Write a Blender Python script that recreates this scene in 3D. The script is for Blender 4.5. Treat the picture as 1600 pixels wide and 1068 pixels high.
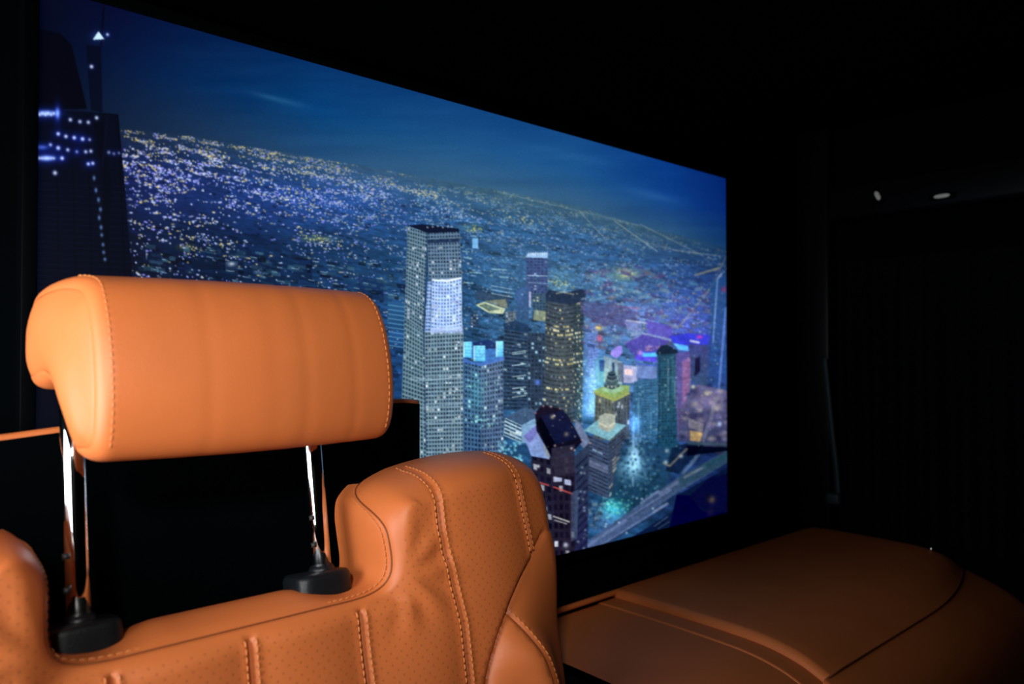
import bpy, math, random
import numpy as np
from mathutils import Vector
from mathutils.geometry import delaunay_2d_cdt

for o in list(bpy.data.objects):
    bpy.data.objects.remove(o)
SC = bpy.context.scene
COL = SC.collection
random.seed(7)
RNG = np.random.default_rng(11)

# ------------------------------------------------------------------ camera
ZC = 1.05                                   # camera height above the cabin floor
FPX = 1186.0                                # focal length in pixels of a 1600x1068 frame
YAW = math.radians(47.866)                  # angle between the view and the display wall
PIT = math.atan(19 / 1186)
FWD = np.array([math.cos(YAW) * math.cos(PIT), math.sin(YAW) * math.cos(PIT), math.sin(PIT)])
RGT = np.array([math.sin(YAW), -math.cos(YAW), 0.0])
UPV = np.cross(RGT, FWD)
cam_d = bpy.data.cameras.new('camera')
cam = bpy.data.objects.new('camera', cam_d)
COL.objects.link(cam)
cam.location = (0, 0, ZC)
cam.rotation_euler = Vector(FWD).to_track_quat('-Z', 'Y').to_euler()
cam_d.sensor_width = 36
cam_d.lens = FPX / 1600 * 36
cam_d.clip_start = 0.01
cam_d.dof.use_dof = True
cam_d.dof.focus_distance = 0.80
cam_d.dof.aperture_fstop = 4.6
SC.camera = cam

# ------------------------------------------------------------------ world, daylight, exposure
world = bpy.data.worlds.new('world')
SC.world = world
world.use_nodes = True
world.node_tree.nodes['Background'].inputs[0].default_value = (0.02, 0.03, 0.04, 1)
world.node_tree.nodes['Background'].inputs[1].default_value = 0.02
WIN = dict(x=-0.30, y0=0.22, y1=0.74, z0=ZC - 0.20, z1=ZC + 0.16)
ld = bpy.data.lights.new('side_window_daylight', 'AREA')
ld.shape = 'RECTANGLE'
ld.size = WIN['z1'] - WIN['z0']
ld.size_y = WIN['y1'] - WIN['y0']
ld.energy = 6.8
ld.color = (0.93, 0.96, 1.0)
lo = bpy.data.objects.new('side_window_daylight', ld)
COL.objects.link(lo)
lo.location = (WIN['x'], (WIN['y0'] + WIN['y1']) / 2, (WIN['z0'] + WIN['z1']) / 2)
lo.rotation_euler = (0, math.radians(-90), 0)
SPOT_AT = (-0.25, -0.17, ZC + 0.28)               # unseen spot added by the left wall to brighten headrest and backrest
sp = bpy.data.lights.new('added_headrest_spot', 'SPOT')
sp.energy = 30.0
sp.spot_size = math.radians(44)
sp.spot_blend = 1.0
sp.shadow_soft_size = 0.05
sp.color = (1.0, 0.95, 0.90)
so_ = bpy.data.objects.new('added_headrest_spot', sp)
COL.objects.link(so_)
so_.location = SPOT_AT
so_.rotation_euler = (Vector((0.34, 0.634, ZC - 0.05)) - Vector(SPOT_AT)).to_track_quat('-Z', 'Y').to_euler()
vs = SC.view_settings
vs.view_transform = 'Standard'
vs.look = 'None'
vs.exposure = 0.0
vs.gamma = 1.0
vs.use_curve_mapping = False


# ------------------------------------------------------------------ helpers
def ray(px, py):
    return FWD + RGT * (px - 800) / FPX + UPV * (534 - py) / FPX


def at_y(px, py, y):
    d = ray(px, py)
    return d * (y / d[1]) + np.array([0, 0, ZC])


def at_x(px, py, x):
    d = ray(px, py)
    return d * (x / d[0]) + np.array([0, 0, ZC])


def srgb(r, g, b):
    f = lambda c: (c / 255 / 12.92) if c <= 10 else ((c / 255 + 0.055) / 1.055) ** 2.4
    return (f(r), f(g), f(b), 1)


def mesh_obj(name, verts, faces, mat=None, parent=None, smooth=True):
    me = bpy.data.meshes.new(name)
    me.from_pydata([tuple(float(c) for c in v) for v in verts], [], [tuple(int(i) for i in f) for f in faces])
    me.validate()
    me.update()
    if smooth:
        me.polygons.foreach_set('use_smooth', [True] * len(me.polygons))
    if mat:
        me.materials.append(mat)
    o = bpy.data.objects.new(name, me)
    COL.objects.link(o)
    if parent:
        o.parent = parent
        o.matrix_parent_inverse = parent.matrix_world.inverted()
    return o


def empty(name, loc):
    o = bpy.data.objects.new(name, None)
    COL.objects.link(o)
    o.location = loc
    o.empty_display_size = 0.05
    bpy.context.view_layer.update()
    return o


def tag(o, label=None, cat=None, group=None, kind=None):
    if label: o['label'] = label
    if cat: o['category'] = cat
    if group: o['group'] = group
    if kind: o['kind'] = kind
    return o


def box_vf(x0, x1, y0, y1, z0, z1):
    v = [(x, y, z) for x in (x0, x1) for y in (y0, y1) for z in (z0, z1)]
    f = [(0, 1, 3, 2), (4, 6, 7, 5), (0, 4, 5, 1), (2, 3, 7, 6), (0, 2, 6, 4), (1, 5, 7, 3)]
    return v, f


def join_vf(parts):
    V, F = [], []
    for v, f in parts:
        n = len(V)
        V += list(v)
        F += [tuple(i + n for i in q) for q in f]
    return V, F


def box(name, b, mat, parent=None, bevel=0.0, seg=3):
    v, f = box_vf(*b)
    o = mesh_obj(name, v, f, mat, parent, smooth=bevel > 0)
    if bevel:
        m = o.modifiers.new('bevel', 'BEVEL')
        m.width = bevel
        m.segments = seg
        m.limit_method = 'ANGLE'
    return o


def tube_vf(pts, r, n=10, caps=True):
    pts = [np.array(p, float) for p in pts]
    V, F = [], []
    prev = None
    for i, p in enumerate(pts):
        t = pts[min(i + 1, len(pts) - 1)] - pts[max(i - 1, 0)]
        t = t / np.linalg.norm(t)
        if prev is None:
            a = np.array([0, 0, 1.0]) if abs(t[2]) < 0.9 else np.array([1.0, 0, 0])
            nn = np.cross(t, a)
        else:
            nn = prev - t * (prev @ t)
        nn = nn / np.linalg.norm(nn)
        prev = nn
        b = np.cross(t, nn)
        rr = r[i] if hasattr(r, '__len__') else r
        for k in range(n):
            a = 2 * math.pi * k / n
            V.append(p + nn * math.cos(a) * rr + b * math.sin(a) * rr)
    for i in range(len(pts) - 1):
        for k in range(n):
            k2 = (k + 1) % n
            F.append((i * n + k, i * n + k2, (i + 1) * n + k2, (i + 1) * n + k))
    if caps:
        F.append(tuple(range(n - 1, -1, -1)))
        m = (len(pts) - 1) * n
        F.append(tuple(range(m, m + n)))
    return V, F


def catmull(P, n, closed=False):
    P = np.array(P, float)
    m = len(P)
    segs = m if closed else m - 1
    out = []
    for i in range(segs):
        if closed:
            p0, p1, p2, p3 = P[(i - 1) % m], P[i], P[(i + 1) % m], P[(i + 2) % m]
        else:
            p0, p1, p2, p3 = P[max(i - 1, 0)], P[i], P[i + 1], P[min(i + 2, m - 1)]
        for t in np.linspace(0, 1, 12, endpoint=False):
            out.append(0.5 * ((2 * p1) + (-p0 + p2) * t + (2 * p0 - 5 * p1 + 4 * p2 - p3) * t * t + (-p0 + 3 * p1 - 3 * p2 + p3) * t ** 3))
    if not closed:
        out.append(P[-1])
    else:
        out.append(P[0])
    out = np.array(out)
    L = np.r_[0, np.cumsum(np.linalg.norm(np.diff(out, axis=0), axis=1))]
    s = np.linspace(0, L[-1], n + 1 if closed else n)
    if closed: s = s[:-1]
    return np.stack([np.interp(s, L, out[:, k]) for k in range(out.shape[1])], 1)


def smooth01(x, a, b):
    t = np.clip((x - a) / (b - a), 0, 1)
    return t * t * (3 - 2 * t)


# ------------------------------------------------------------------ materials
def new_mat(name):
    m = bpy.data.materials.new(name)
    m.use_nodes = True
    nt = m.node_tree
    return m, nt, nt.nodes['Principled BSDF']


def plain(name, col, rough=0.5, metal=0.0, spec=0.5, grain=0.0, gscale=200.0):
    m, nt, b = new_mat(name)
    b.inputs['Base Color'].default_value = col
    b.inputs['Roughness'].default_value = rough
    b.inputs['Metallic'].default_value = metal
    b.inputs['Specular IOR Level'].default_value = spec
    if grain:
        tc = nt.nodes.new('ShaderNodeTexCoord')
        no = nt.nodes.new('ShaderNodeTexNoise')
        no.inputs['Scale'].default_value = gscale
        no.inputs['Detail'].default_value = 4
        nt.links.new(tc.outputs['Object'], no.inputs['Vector'])
        bp = nt.nodes.new('ShaderNodeBump')
        bp.inputs['Strength'].default_value = grain
        bp.inputs['Distance'].default_value = 0.001
        nt.links.new(no.outputs['Fac'], bp.inputs['Height'])
        nt.links.new(bp.outputs['Normal'], b.inputs['Normal'])
    return m


def leather(name, col, rough=0.46, perforated=False, spec=0.4):
    m, nt, b = new_mat(name)
    N, L = nt.nodes.new, nt.links.new
    tc = N('ShaderNodeTexCoord')
    big = N('ShaderNodeTexNoise'); big.inputs['Scale'].default_value = 14; big.inputs['Detail'].default_value = 3
    L(tc.outputs['Object'], big.inputs['Vector'])
    mix = N('ShaderNodeMix'); mix.data_type = 'RGBA'
    mix.inputs['A'].default_value = tuple(c * 0.86 for c in col[:3]) + (1,)
    mix.inputs['B'].default_value = tuple(min(1, c * 1.12) for c in col[:3]) + (1,)
    L(big.outputs['Fac'], mix.inputs['Factor'])
    colour = mix.outputs['Result']
    vo = N('ShaderNodeTexVoronoi'); vo.inputs['Scale'].default_value = 900; vo.feature = 'DISTANCE_TO_EDGE'
    L(tc.outputs['Object'], vo.inputs['Vector'])
    no = N('ShaderNodeTexNoise'); no.inputs['Scale'].default_value = 350; no.inputs['Detail'].default_value = 5
    L(tc.outputs['Object'], no.inputs['Vector'])
    add = N('ShaderNodeMath'); add.operation = 'MULTIPLY_ADD'
    L(vo.outputs['Distance'], add.inputs[0]); add.inputs[1].default_value = 1.2
    L(no.outputs['Fac'], add.inputs[2])
    bp = N('ShaderNodeBump'); bp.inputs['Strength'].default_value = 0.16; bp.inputs['Distance'].default_value = 0.0006
    L(add.outputs[0], bp.inputs['Height'])
    nrm = bp.outputs['Normal']
    if perforated:                      # rows of punched holes on a slanted lattice
        sep = N('ShaderNodeSeparateXYZ')
        at = N('ShaderNodeAttribute'); at.attribute_name = 'flat'
        L(at.outputs['Vector'], sep.inputs[0])
        def lattice(ax, ay):
            outs = []
            for sgn in (1, -1):
                a = N('ShaderNodeMath'); a.operation = 'MULTIPLY'; L(sep.outputs[0], a.inputs[0]); a.inputs[1].default_value = ax
                c = N('ShaderNodeMath'); c.operation = 'MULTIPLY_ADD'; L(sep.outputs[1], c.inputs[0]); c.inputs[1].default_value = sgn * ay
                L(a.outputs[0], c.inputs[2])
                s = N('ShaderNodeMath'); s.operation = 'COSINE'; L(c.outputs[0], s.inputs[0])
                outs.append(s)
            ad = N('ShaderNodeMath'); ad.operation = 'ADD'
            L(outs[0].outputs[0], ad.inputs[0]); L(outs[1].outputs[0], ad.inputs[1])
            return ad
        la = lattice(math.pi / 0.0048, math.pi / 0.0048)
        mr = N('ShaderNodeMapRange'); mr.inputs[1].default_value = 1.45; mr.inputs[2].default_value = 1.75
        L(la.outputs[0], mr.inputs[0])
        m2 = N('ShaderNodeMix'); m2.data_type = 'RGBA'
        ml = N('ShaderNodeMath'); ml.operation = 'MULTIPLY'; L(sep.outputs[2], ml.inputs[1])
        L(mr.outputs[0], ml.inputs[0])
        L(ml.outputs[0], m2.inputs['Factor'])
        L(colour, m2.inputs['A'])
        m2.inputs['B'].default_value = tuple(c * 0.25 for c in col[:3]) + (1,)
        colour = m2.outputs['Result']
        b2 = N('ShaderNodeBump'); b2.invert = True; b2.inputs['Strength'].default_value = 0.3; b2.inputs['Distance'].default_value = 0.0006
        L(ml.outputs[0], b2.inputs['Height']); L(nrm, b2.inputs['Normal'])
        nrm = b2.outputs['Normal']
    L(colour, b.inputs['Base Color'])
    L(nrm, b.inputs['Normal'])
    b.inputs['Roughness'].default_value = rough
    b.inputs['Specular IOR Level'].default_value = spec
    return m


TAN = (0.60, 0.158, 0.041)
M = dict(
    leather=leather('tan_leather', TAN),
    perf=leather('perforated_tan_leather', TAN, perforated=True),
    bench=leather('tan_bench_leather', TAN, rough=0.55, spec=0.2),
    thread=plain('orange_thread', (0.64, 0.225, 0.06, 1), 0.6),
    chrome=plain('chrome', (0.86, 0.88, 0.9, 1), 0.06, 1.0),
    notch=plain('dark_notch', (0.02, 0.02, 0.02, 1), 0.5),
    plastic=plain('black_plastic', (0.005, 0.007, 0.009, 1), 0.4, spec=0.35, grain=0.2, gscale=900),
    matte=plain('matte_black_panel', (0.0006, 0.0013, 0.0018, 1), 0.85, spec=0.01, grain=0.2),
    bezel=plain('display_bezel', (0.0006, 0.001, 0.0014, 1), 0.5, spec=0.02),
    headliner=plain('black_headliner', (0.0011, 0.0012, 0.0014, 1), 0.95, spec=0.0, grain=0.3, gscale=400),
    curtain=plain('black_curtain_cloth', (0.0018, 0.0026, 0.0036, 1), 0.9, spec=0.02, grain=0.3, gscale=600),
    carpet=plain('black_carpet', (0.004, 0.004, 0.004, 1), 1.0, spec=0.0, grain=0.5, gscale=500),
    trim=plain('dark_gloss_trim', (0.0016, 0.0022, 0.003, 1), 0.35, spec=0.08),
    strap=plain('dark_grey_strap', (0.012, 0.022, 0.026, 1), 0.5, spec=0.2, grain=0.3, gscale=900),
    lamp=plain('dim_lamp_lens', (0.25, 0.25, 0.23, 1), 0.3),
    steel=plain('bright_steel', (0.8, 0.8, 0.8, 1), 0.2, 1.0),
)
b = M['lamp'].node_tree.nodes['Principled BSDF']
b.inputs['Emission Color'].default_value = (0.9, 0.95, 0.9, 1)
b.inputs['Emission Strength'].default_value = 0.075

# ------------------------------------------------------------------ cabin shell
XL, XR, YB, YF, ZT = -0.32, 1.53, 0.775, -1.3, ZC + 0.46
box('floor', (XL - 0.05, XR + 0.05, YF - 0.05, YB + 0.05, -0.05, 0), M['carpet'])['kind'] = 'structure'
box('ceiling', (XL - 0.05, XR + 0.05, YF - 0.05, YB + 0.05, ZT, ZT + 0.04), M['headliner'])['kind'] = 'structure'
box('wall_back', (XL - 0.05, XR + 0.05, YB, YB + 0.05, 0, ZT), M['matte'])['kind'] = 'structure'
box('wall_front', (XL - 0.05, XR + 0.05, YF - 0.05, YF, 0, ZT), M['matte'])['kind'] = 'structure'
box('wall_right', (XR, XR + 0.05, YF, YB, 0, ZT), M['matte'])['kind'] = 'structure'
v, f = join_vf([box_vf(XL - 0.05, XL, YF, YB, 0, WIN['z0']), box_vf(XL - 0.05, XL, YF, YB, WIN['z1'], ZT),
                box_vf(XL - 0.05, XL, YF, WIN['y0'], WIN['z0'], WIN['z1']), box_vf(XL - 0.05, XL, WIN['y1'], YB, WIN['z0'], WIN['z1'])])
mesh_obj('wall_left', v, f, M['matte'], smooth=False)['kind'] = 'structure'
e = 0.02
v, f = join_vf([box_vf(XL - 0.05, XL + 0.008, WIN['y0'] - e, WIN['y1'] + e, WIN['z0'] - e, WIN['z0']),
                box_vf(XL - 0.05, XL + 0.008, WIN['y0'] - e, WIN['y1'] + e, WIN['z1'], WIN['z1'] + e),
                box_vf(XL - 0.05, XL + 0.008, WIN['y0'] - e, WIN['y0'], WIN['z0'], WIN['z1']),
                box_vf(XL - 0.05, XL + 0.008, WIN['y1'], WIN['y1'] + e, WIN['z0'], WIN['z1'])])
mesh_obj('window_1', v, f, M['plastic'], smooth=False)['kind'] = 'structure'

# ------------------------------------------------------------------ the night city shown on the display
# Painted as a grid of colours (sRGB 0..255); the picture's own coordinates: PX to the right, PY down.
PX0, PY0, PW, PH = 30, -50, 1130, 1150
GX, GY = np.meshgrid(np.arange(PW) + PX0, np.arange(PH) + PY0)
GX = GX.astype(np.float32); GY = GY.astype(np.float32)


def vnoise(w, h, cw, ch, rng=RNG):
    gw, gh = int(w / cw) + 3, int(h / ch) + 3
    g = rng.random((gh, gw)).astype(np.float32)
    x = np.arange(w) / cw; y = np.arange(h) / ch
    xi = x.astype(int); yi = y.astype(int)
    fx = (x - xi)[None, :]; fy = (y - yi)[:, None]
    fx = fx * fx * (3 - 2 * fx); fy = fy * fy * (3 - 2 * fy)
    a = g[yi][:, xi]; b_ = g[yi][:, xi + 1]; c = g[yi + 1][:, xi]; d = g[yi + 1][:, xi + 1]
    return (a * (1 - fx) + b_ * fx) * (1 - fy) + (c * (1 - fx) + d * fx) * fy


def horizon(x):
    return np.interp(x, [40, 190, 300, 380, 470, 590, 710, 800, 909, 993, 1077, 1160], [186, 200, 212, 226, 241, 262, 284, 300, 323, 349, 371, 393])


def table(xs, ts, cols, X, T):
    """bilinear colour table: cols[ix][it]"""
    C = np.array(cols, np.float32)
    out = np.zeros(X.shape + (3,), np.float32)
    fx = np.interp(X, xs, np.arange(len(xs))); ix = np.clip(fx.astype(int), 0, len(xs) - 2); fx = (fx - ix)[..., None]
    ft = np.interp(T, ts, np.arange(len(ts))); it = np.clip(ft.astype(int), 0, len(ts) - 2); ft = (ft - it)[..., None]
    return ((C[ix, it] * (1 - fx) + C[ix + 1, it] * fx) * (1 - ft) + (C[ix, it + 1] * (1 - fx) + C[ix + 1, it + 1] * fx) * ft).astype(np.float32)


HZ = horizon(GX)
TOP = 184 + 0.2815 * (GX - 799)
IMG = table([55, 180, 300, 500, 700, 900, 1050, 1137], [0, 0.5, 1],
            [[(3, 5, 26), (2, 6, 28), (2, 8, 30)], [(4, 9, 46), (4, 22, 58), (13, 32, 58)], [(2, 25, 68), (3, 40, 86), (24, 48, 80)],
             [(2, 46, 100), (4, 64, 120), (34, 76, 118)], [(12, 62, 120), (26, 80, 132), (55, 97, 132)], [(18, 72, 132), (28, 84, 140), (55, 96, 132)],
             [(6, 55, 130), (15, 64, 136), (42, 82, 122)], [(2, 32, 102), (6, 42, 112), (16, 54, 98)]], GX, (GY - TOP) / (HZ - TOP))
# thin bands of cloud in the sky
cl = vnoise(PW, PH, 160, 16) * 0.6 + vnoise(PW, PH, 60, 8) * 0.4
IMG += ((cl - 0.5) * 14)[..., None] * np.array([0.7, 0.9, 1.0]) * smooth01(GX, 200, 420)[..., None]
for cx, cy, rx, ry, a in ((440, 157, 34, 5, 22), (415, 150, 18, 3, 12), (1020, 305, 40, 7, 14), (880, 240, 90, 8, 6)):
    IMG += (a * np.exp(-((GX - cx) / rx) ** 2 - ((GY - cy - 0.22 * (GX - cx)) / ry) ** 2))[..., None] * np.array([0.9, 1, 0.9])
GROUND = table([55, 200, 400, 600, 800, 1000, 1137], [0, 60, 150, 280, 450],
               [[(6, 14, 40), (8, 14, 50), (5, 11, 32), (4, 9, 28), (4, 9, 28)], [(22, 38, 62), (18, 30, 74), (10, 20, 44), (7, 15, 38), (6, 14, 40)],
                [(38, 68, 98), (24, 52, 108), (14, 36, 72), (10, 28, 56), (10, 28, 56)], [(52, 88, 118), (34, 72, 122), (28, 64, 104), (28, 66, 116), (28, 66, 116)],
                [(62, 98, 120), (42, 86, 132), (38, 82, 125), (36, 80, 122), (28, 66, 106)], [(56, 90, 116), (42, 82, 132), (48, 98, 148), (56, 98, 160), (28, 66, 106)],
                [(22, 54, 92), (28, 54, 112), (34, 66, 145), (30, 54, 110), (8, 14, 56)]], GX, GY - HZ)
below = smooth01(GY - HZ, -1, 3)[..., None]
# blocks and streets: noise stretched along the slope of the land, coarser towards the viewer
SK = (GY - 0.2 * GX) - (GY - 0.2 * GX).min()
def skewed(cw, ch):
    n = vnoise(PW + 4, int(SK.max()) + 6, cw, ch)
    return n[np.clip(SK, 0, n.shape[0] - 1).astype(int), (GX - PX0).astype(int)]
near = smooth01(GY - HZ, 30, 260)
tex = skewed(9, 2.2) * (1 - near) + skewed(22, 5) * near
tex2 = skewed(60, 9)
tex3 = skewed(5, 2)
amp = 0.35 + 0.65 * smooth01(GY - HZ, 0, 70)
GROUND *= (1 + amp * (-0.36 + 0.42 * tex + 0.22 * tex2 + 0.14 * tex3))[..., None]
IMG = IMG * (1 - below) + GROUND * below


def fill(pts, col, alpha=1.0, soft=0.0):
    """blend a polygon; col = one colour, or (top colour, bottom colour)"""
    P = np.array(pts, float)
    x0, y0 = np.floor(P.min(0)).astype(int) - 1; x1, y1 = np.ceil(P.max(0)).astype(int) + 2
    i0, i1 = max(y0 - PY0, 0), min(y1 - PY0, PH); j0, j1 = max(x0 - PX0, 0), min(x1 - PX0, PW)
    if i1 <= i0 or j1 <= j0: return
    acc = np.zeros((i1 - i0, j1 - j0), np.float32)
    for sx in (-0.25, 0.25):
        for sy in (-0.25, 0.25):
            X = GX[i0:i1, j0:j1] + sx; Y = GY[i0:i1, j0:j1] + sy
            ins = np.zeros(X.shape, bool)
            for k in range(len(P)):
                (xa, ya), (xb, yb) = P[k], P[(k + 1) % len(P)]
                if ya == yb: continue
                ins ^= ((ya > Y) != (yb > Y)) & (X < (xb - xa) * (Y - ya) / (yb - ya) + xa)
            acc += ins * 0.25
    a = (acc * alpha)[..., None]
    if np.ndim(col) == 2:
        t = np.clip((GY[i0:i1, j0:j1] - P[:, 1].min()) / (P[:, 1].max() - P[:, 1].min() + 1e-6), 0, 1)[..., None]
        c = np.array(col[0]) * (1 - t) + np.array(col[1]) * t
    else:
        c = np.array(col, np.float32)
    IMG[i0:i1, j0:j1] = IMG[i0:i1, j0:j1] * (1 - a) + c * a


def dot(x, y, col, s=1.0, a=1.0, sx=None):
    sx = sx or s
    r = int(3 * max(s, sx)) + 1
    i, j = int(round(y)) - PY0, int(round(x)) - PX0
    i0, i1, j0, j1 = max(i - r, 0), min(i + r + 1, PH), max(j - r, 0), min(j + r + 1, PW)
    if i1 <= i0 or j1 <= j0: return
    g = a * np.exp(-((GX[i0:i1, j0:j1] - x) / sx) ** 2 - ((GY[i0:i1, j0:j1] - y) / s) ** 2)[..., None]
    IMG[i0:i1, j0:j1] = IMG[i0:i1, j0:j1] * (1 - np.clip(g, 0, 1)) + np.array(col, np.float32) * np.clip(g, 0, 1)


def glow(x, y, col, sx, sy, a):
    global IMG
    g = a * np.exp(-((GX - x) / sx) ** 2 - ((GY - y) / sy) ** 2)[..., None]
    IMG = IMG + g * np.array(col, np.float32)


def stroke(pts, col, w=1.0, a=1.0):
    for (xa, ya), (xb, yb) in zip(pts[:-1], pts[1:]):
        l = math.hypot(xb - xa, yb - ya) + 1e-6
        nx, ny = -(yb - ya) / l * w / 2, (xb - xa) / l * w / 2
        fill([(xa + nx, ya + ny), (xb + nx, yb + ny), (xb - nx, yb - ny), (xa - nx, ya - ny)], col, a)


def windows(q, nx, ny, base, pane, lit, p_lit, fx=0.6, fy=0.55, shade=(1.0, 1.0), row_lit=0.0, strip=False, bow=0.0):
    """a facade: q = top-left, top-right, bottom-right, bottom-left"""
    tl, tr, br, bl = [np.array(p, float) for p in q]
    fill(q, base)
    P = np.array(q)
    lit_rows = RNG.random(ny) < row_lit
    f = lambda a, c: (tl * (1 - a) + tr * a) * (1 - c) + (bl * (1 - a) + br * a) * c + np.array([0, bow * 4 * a * (1 - a)])
    for r in range(ny):
        c0 = (r + 0.5 - fy / 2) / ny; c1 = (r + 0.5 + fy / 2) / ny
        k = shade[0] * (1 - c0) + shade[1] * c0
        if strip:
            fill([f(0.02, c0), f(0.5, c0), f(0.98, c0), f(0.98, c1), f(0.5, c1), f(0.02, c1)], np.array(pane) * k, 0.8)
        for s in range(nx):
            on = RNG.random() < (0.55 if lit_rows[r] else p_lit)
            if strip and not on: continue
            a0 = (s + 0.5 - fx / 2) / nx; a1 = (s + 0.5 + fx / 2) / nx
            col = np.array(lit) * (0.55 + 0.45 * RNG.random()) if on else np.array(pane) * (0.7 + 0.5 * RNG.random()) * k
            fill([f(a0, c0), f(a1, c0), f(a1, c1), f(a0, c1)], col, 0.95)


# --- low roofs across the plain
for _ in range(1500):
    x = RNG.uniform(195, 1135); h = float(horizon(x))
    t = 45 + 310 * RNG.random() ** 1.15
    y = h + t
    if y > 700: continue
    w = RNG.uniform(3, 9) * (0.5 + t / 130); hh = RNG.uniform(0.8, 2.0) * (0.5 + t / 110)
    k = GROUND[min(max(int(y) - PY0, 0), PH - 1), min(max(int(x) - PX0, 0), PW - 1)]
    br = RNG.choice([0.45, 0.6, 0.75, 1.25, 1.5], p=[0.25, 0.25, 0.2, 0.2, 0.1])
    c = np.clip(k * br + RNG.uniform(-4, 6, 3), 0, 255)
    sl = 0.22 * w
    fill([(x, y), (x + w, y + sl), (x + w - 0.3 * hh, y + sl + hh), (x - 0.3 * hh, y + hh)], c, 0.55)
    if RNG.random() < 0.3:
        fill([(x - 0.3 * hh, y + hh), (x + w - 0.3 * hh, y + sl + hh), (x + w - 0.3 * hh, y + sl + hh + 0.8 * hh), (x - 0.3 * hh, y + hh * 1.8)], c * 0.6, 0.7)
# --- glows of the streets
for x, y, c, sx, sy, a in ((470, 320, (16, 22, 60), 160, 40, 0.4), (240, 300, (10, 14, 50), 80, 60, 0.4), (560, 300, (15, 25, 50), 80, 25, 0.3), (960, 430, (60, 60, 20), 40, 14, 0.5),
                           (980, 428, (120, 110, 20), 14, 7, 0.8), (870, 440, (40, 45, 10), 25, 20, 0.5), (1075, 520, (32, 10, 70), 45, 45, 0.6),
                           (1060, 470, (8, 4, 30), 50, 40, 0.4), (900, 505, (40, 30, 10), 30, 10, 0.5), (985, 500, (50, 20, 50), 60, 28, 0.7),
                           (495, 373, (60, 62, 20), 26, 4, 0.9), (290, 386, (55, 50, 10), 12, 5, 0.8), (735, 355, (30, 35, 0), 20, 6, 0.6)):
    glow(x, y, c, sx, sy, a)
# --- thousands of lights, thinning out towards the haze and the near streets
clus = skewed(38, 6) * 0.55 + skewed(12, 3) * 0.45
n_l = 0
while n_l < 8600:
    x = 190 + 945 * RNG.random() ** 1.1; h = float(horizon(x))
    t = 2 + RNG.exponential(62) if RNG.random() < 0.8 else RNG.uniform(2, 330)
    y = h + t
    if y > 650: continue
    cn = clus[int(y) - PY0, int(x) - PX0]
    if RNG.random() > smooth01(np.float32(cn), 0.32, 0.72): continue
    n_l += 1
    left = 1 - smooth01(np.float32(x), 250, 900)
    far = 1 - smooth01(np.float32(t), 0, 45)
    r = RNG.random()
    if r < 0.22 + 0.42 * far: c = (225, 205, 130)
    elif r < 0.72: c = (200, 215, 255)
    else: c = (150, 150, 255) if x < 650 else (120, 190, 235)
    a = (0.46 + 0.72 * left) * (1 - 0.4 * far) * RNG.uniform(0.5, 1.15)
    s = (0.70 + 0.6 * left * RNG.random()) * (1 - 0.2 * far) + 0.1
    dot(x, y, c, s, a, sx=s * RNG.choice([1, 1, 1.3, 2.0]))
for x, y, n, w, c in ((495, 372, 45, 26, (235, 220, 130)), (300, 388, 26, 20, (225, 205, 110)), (320, 375, 24, 15, (170, 190, 255)), (500, 383, 40, 30, (220, 230, 255)), (270, 270, 40, 40, (190, 190, 255)),
                      (390, 300, 70, 50, (190, 195, 255)), (520, 318, 80, 55, (180, 190, 255)), (660, 300, 90, 50, (225, 210, 160)), (740, 358, 26, 12, (215, 200, 90)), (980, 428, 22, 12, (200, 185, 80)),
                      (875, 442, 34, 24, (195, 200, 120)), (820, 345, 50, 50, (220, 215, 150)), (700, 332, 50, 40, (210, 215, 255)), (240, 245, 60, 45, (205, 190, 130)), (480, 270, 50, 60, (220, 220, 190))):
    for _ in range(n):
        xx = x + RNG.normal() * w * 0.6; yy = y + 0.2 * (xx - x) + RNG.normal() * 3
        if yy > horizon(xx) + 3 and xx > 200: dot(xx, yy, c, 0.9, 0.75)
for x0, y0, x1, y1, a in ((905, 330, 945, 372, .4), (960, 345, 1025, 391, .55), (1000, 350, 1100, 400, .35), (985, 372, 1060, 392, .3), (1040, 395, 1090, 380, .0), (1050, 390, 1125, 400, .4), (780, 300, 1000, 352, .25)):
    stroke([(x0, y0), (x1, y1)], (190, 195, 180), 1.2, a)
for x0, y0, x1, y1, c, w, a in ((1128, 427, 1060, 512, (150, 150, 130), 3, .5), (1060, 512, 1030, 500, (150, 160, 200), 4, .35), (1100, 470, 1135, 400, (130, 120, 110), 2, .4), (960, 478, 1000, 482, (190, 90, 110), 2, .6),
                               (1085, 430, 1125, 418, (180, 170, 110), 3, .5), (1000, 462, 1050, 470, (130, 180, 220), 3, .5), (940, 445, 1000, 456, (110, 160, 200), 4, .5), (920, 470, 980, 455, (100, 140, 170), 3, .4)):
    stroke([(x0, y0), (x1, y1)], c, w, a)

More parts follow.
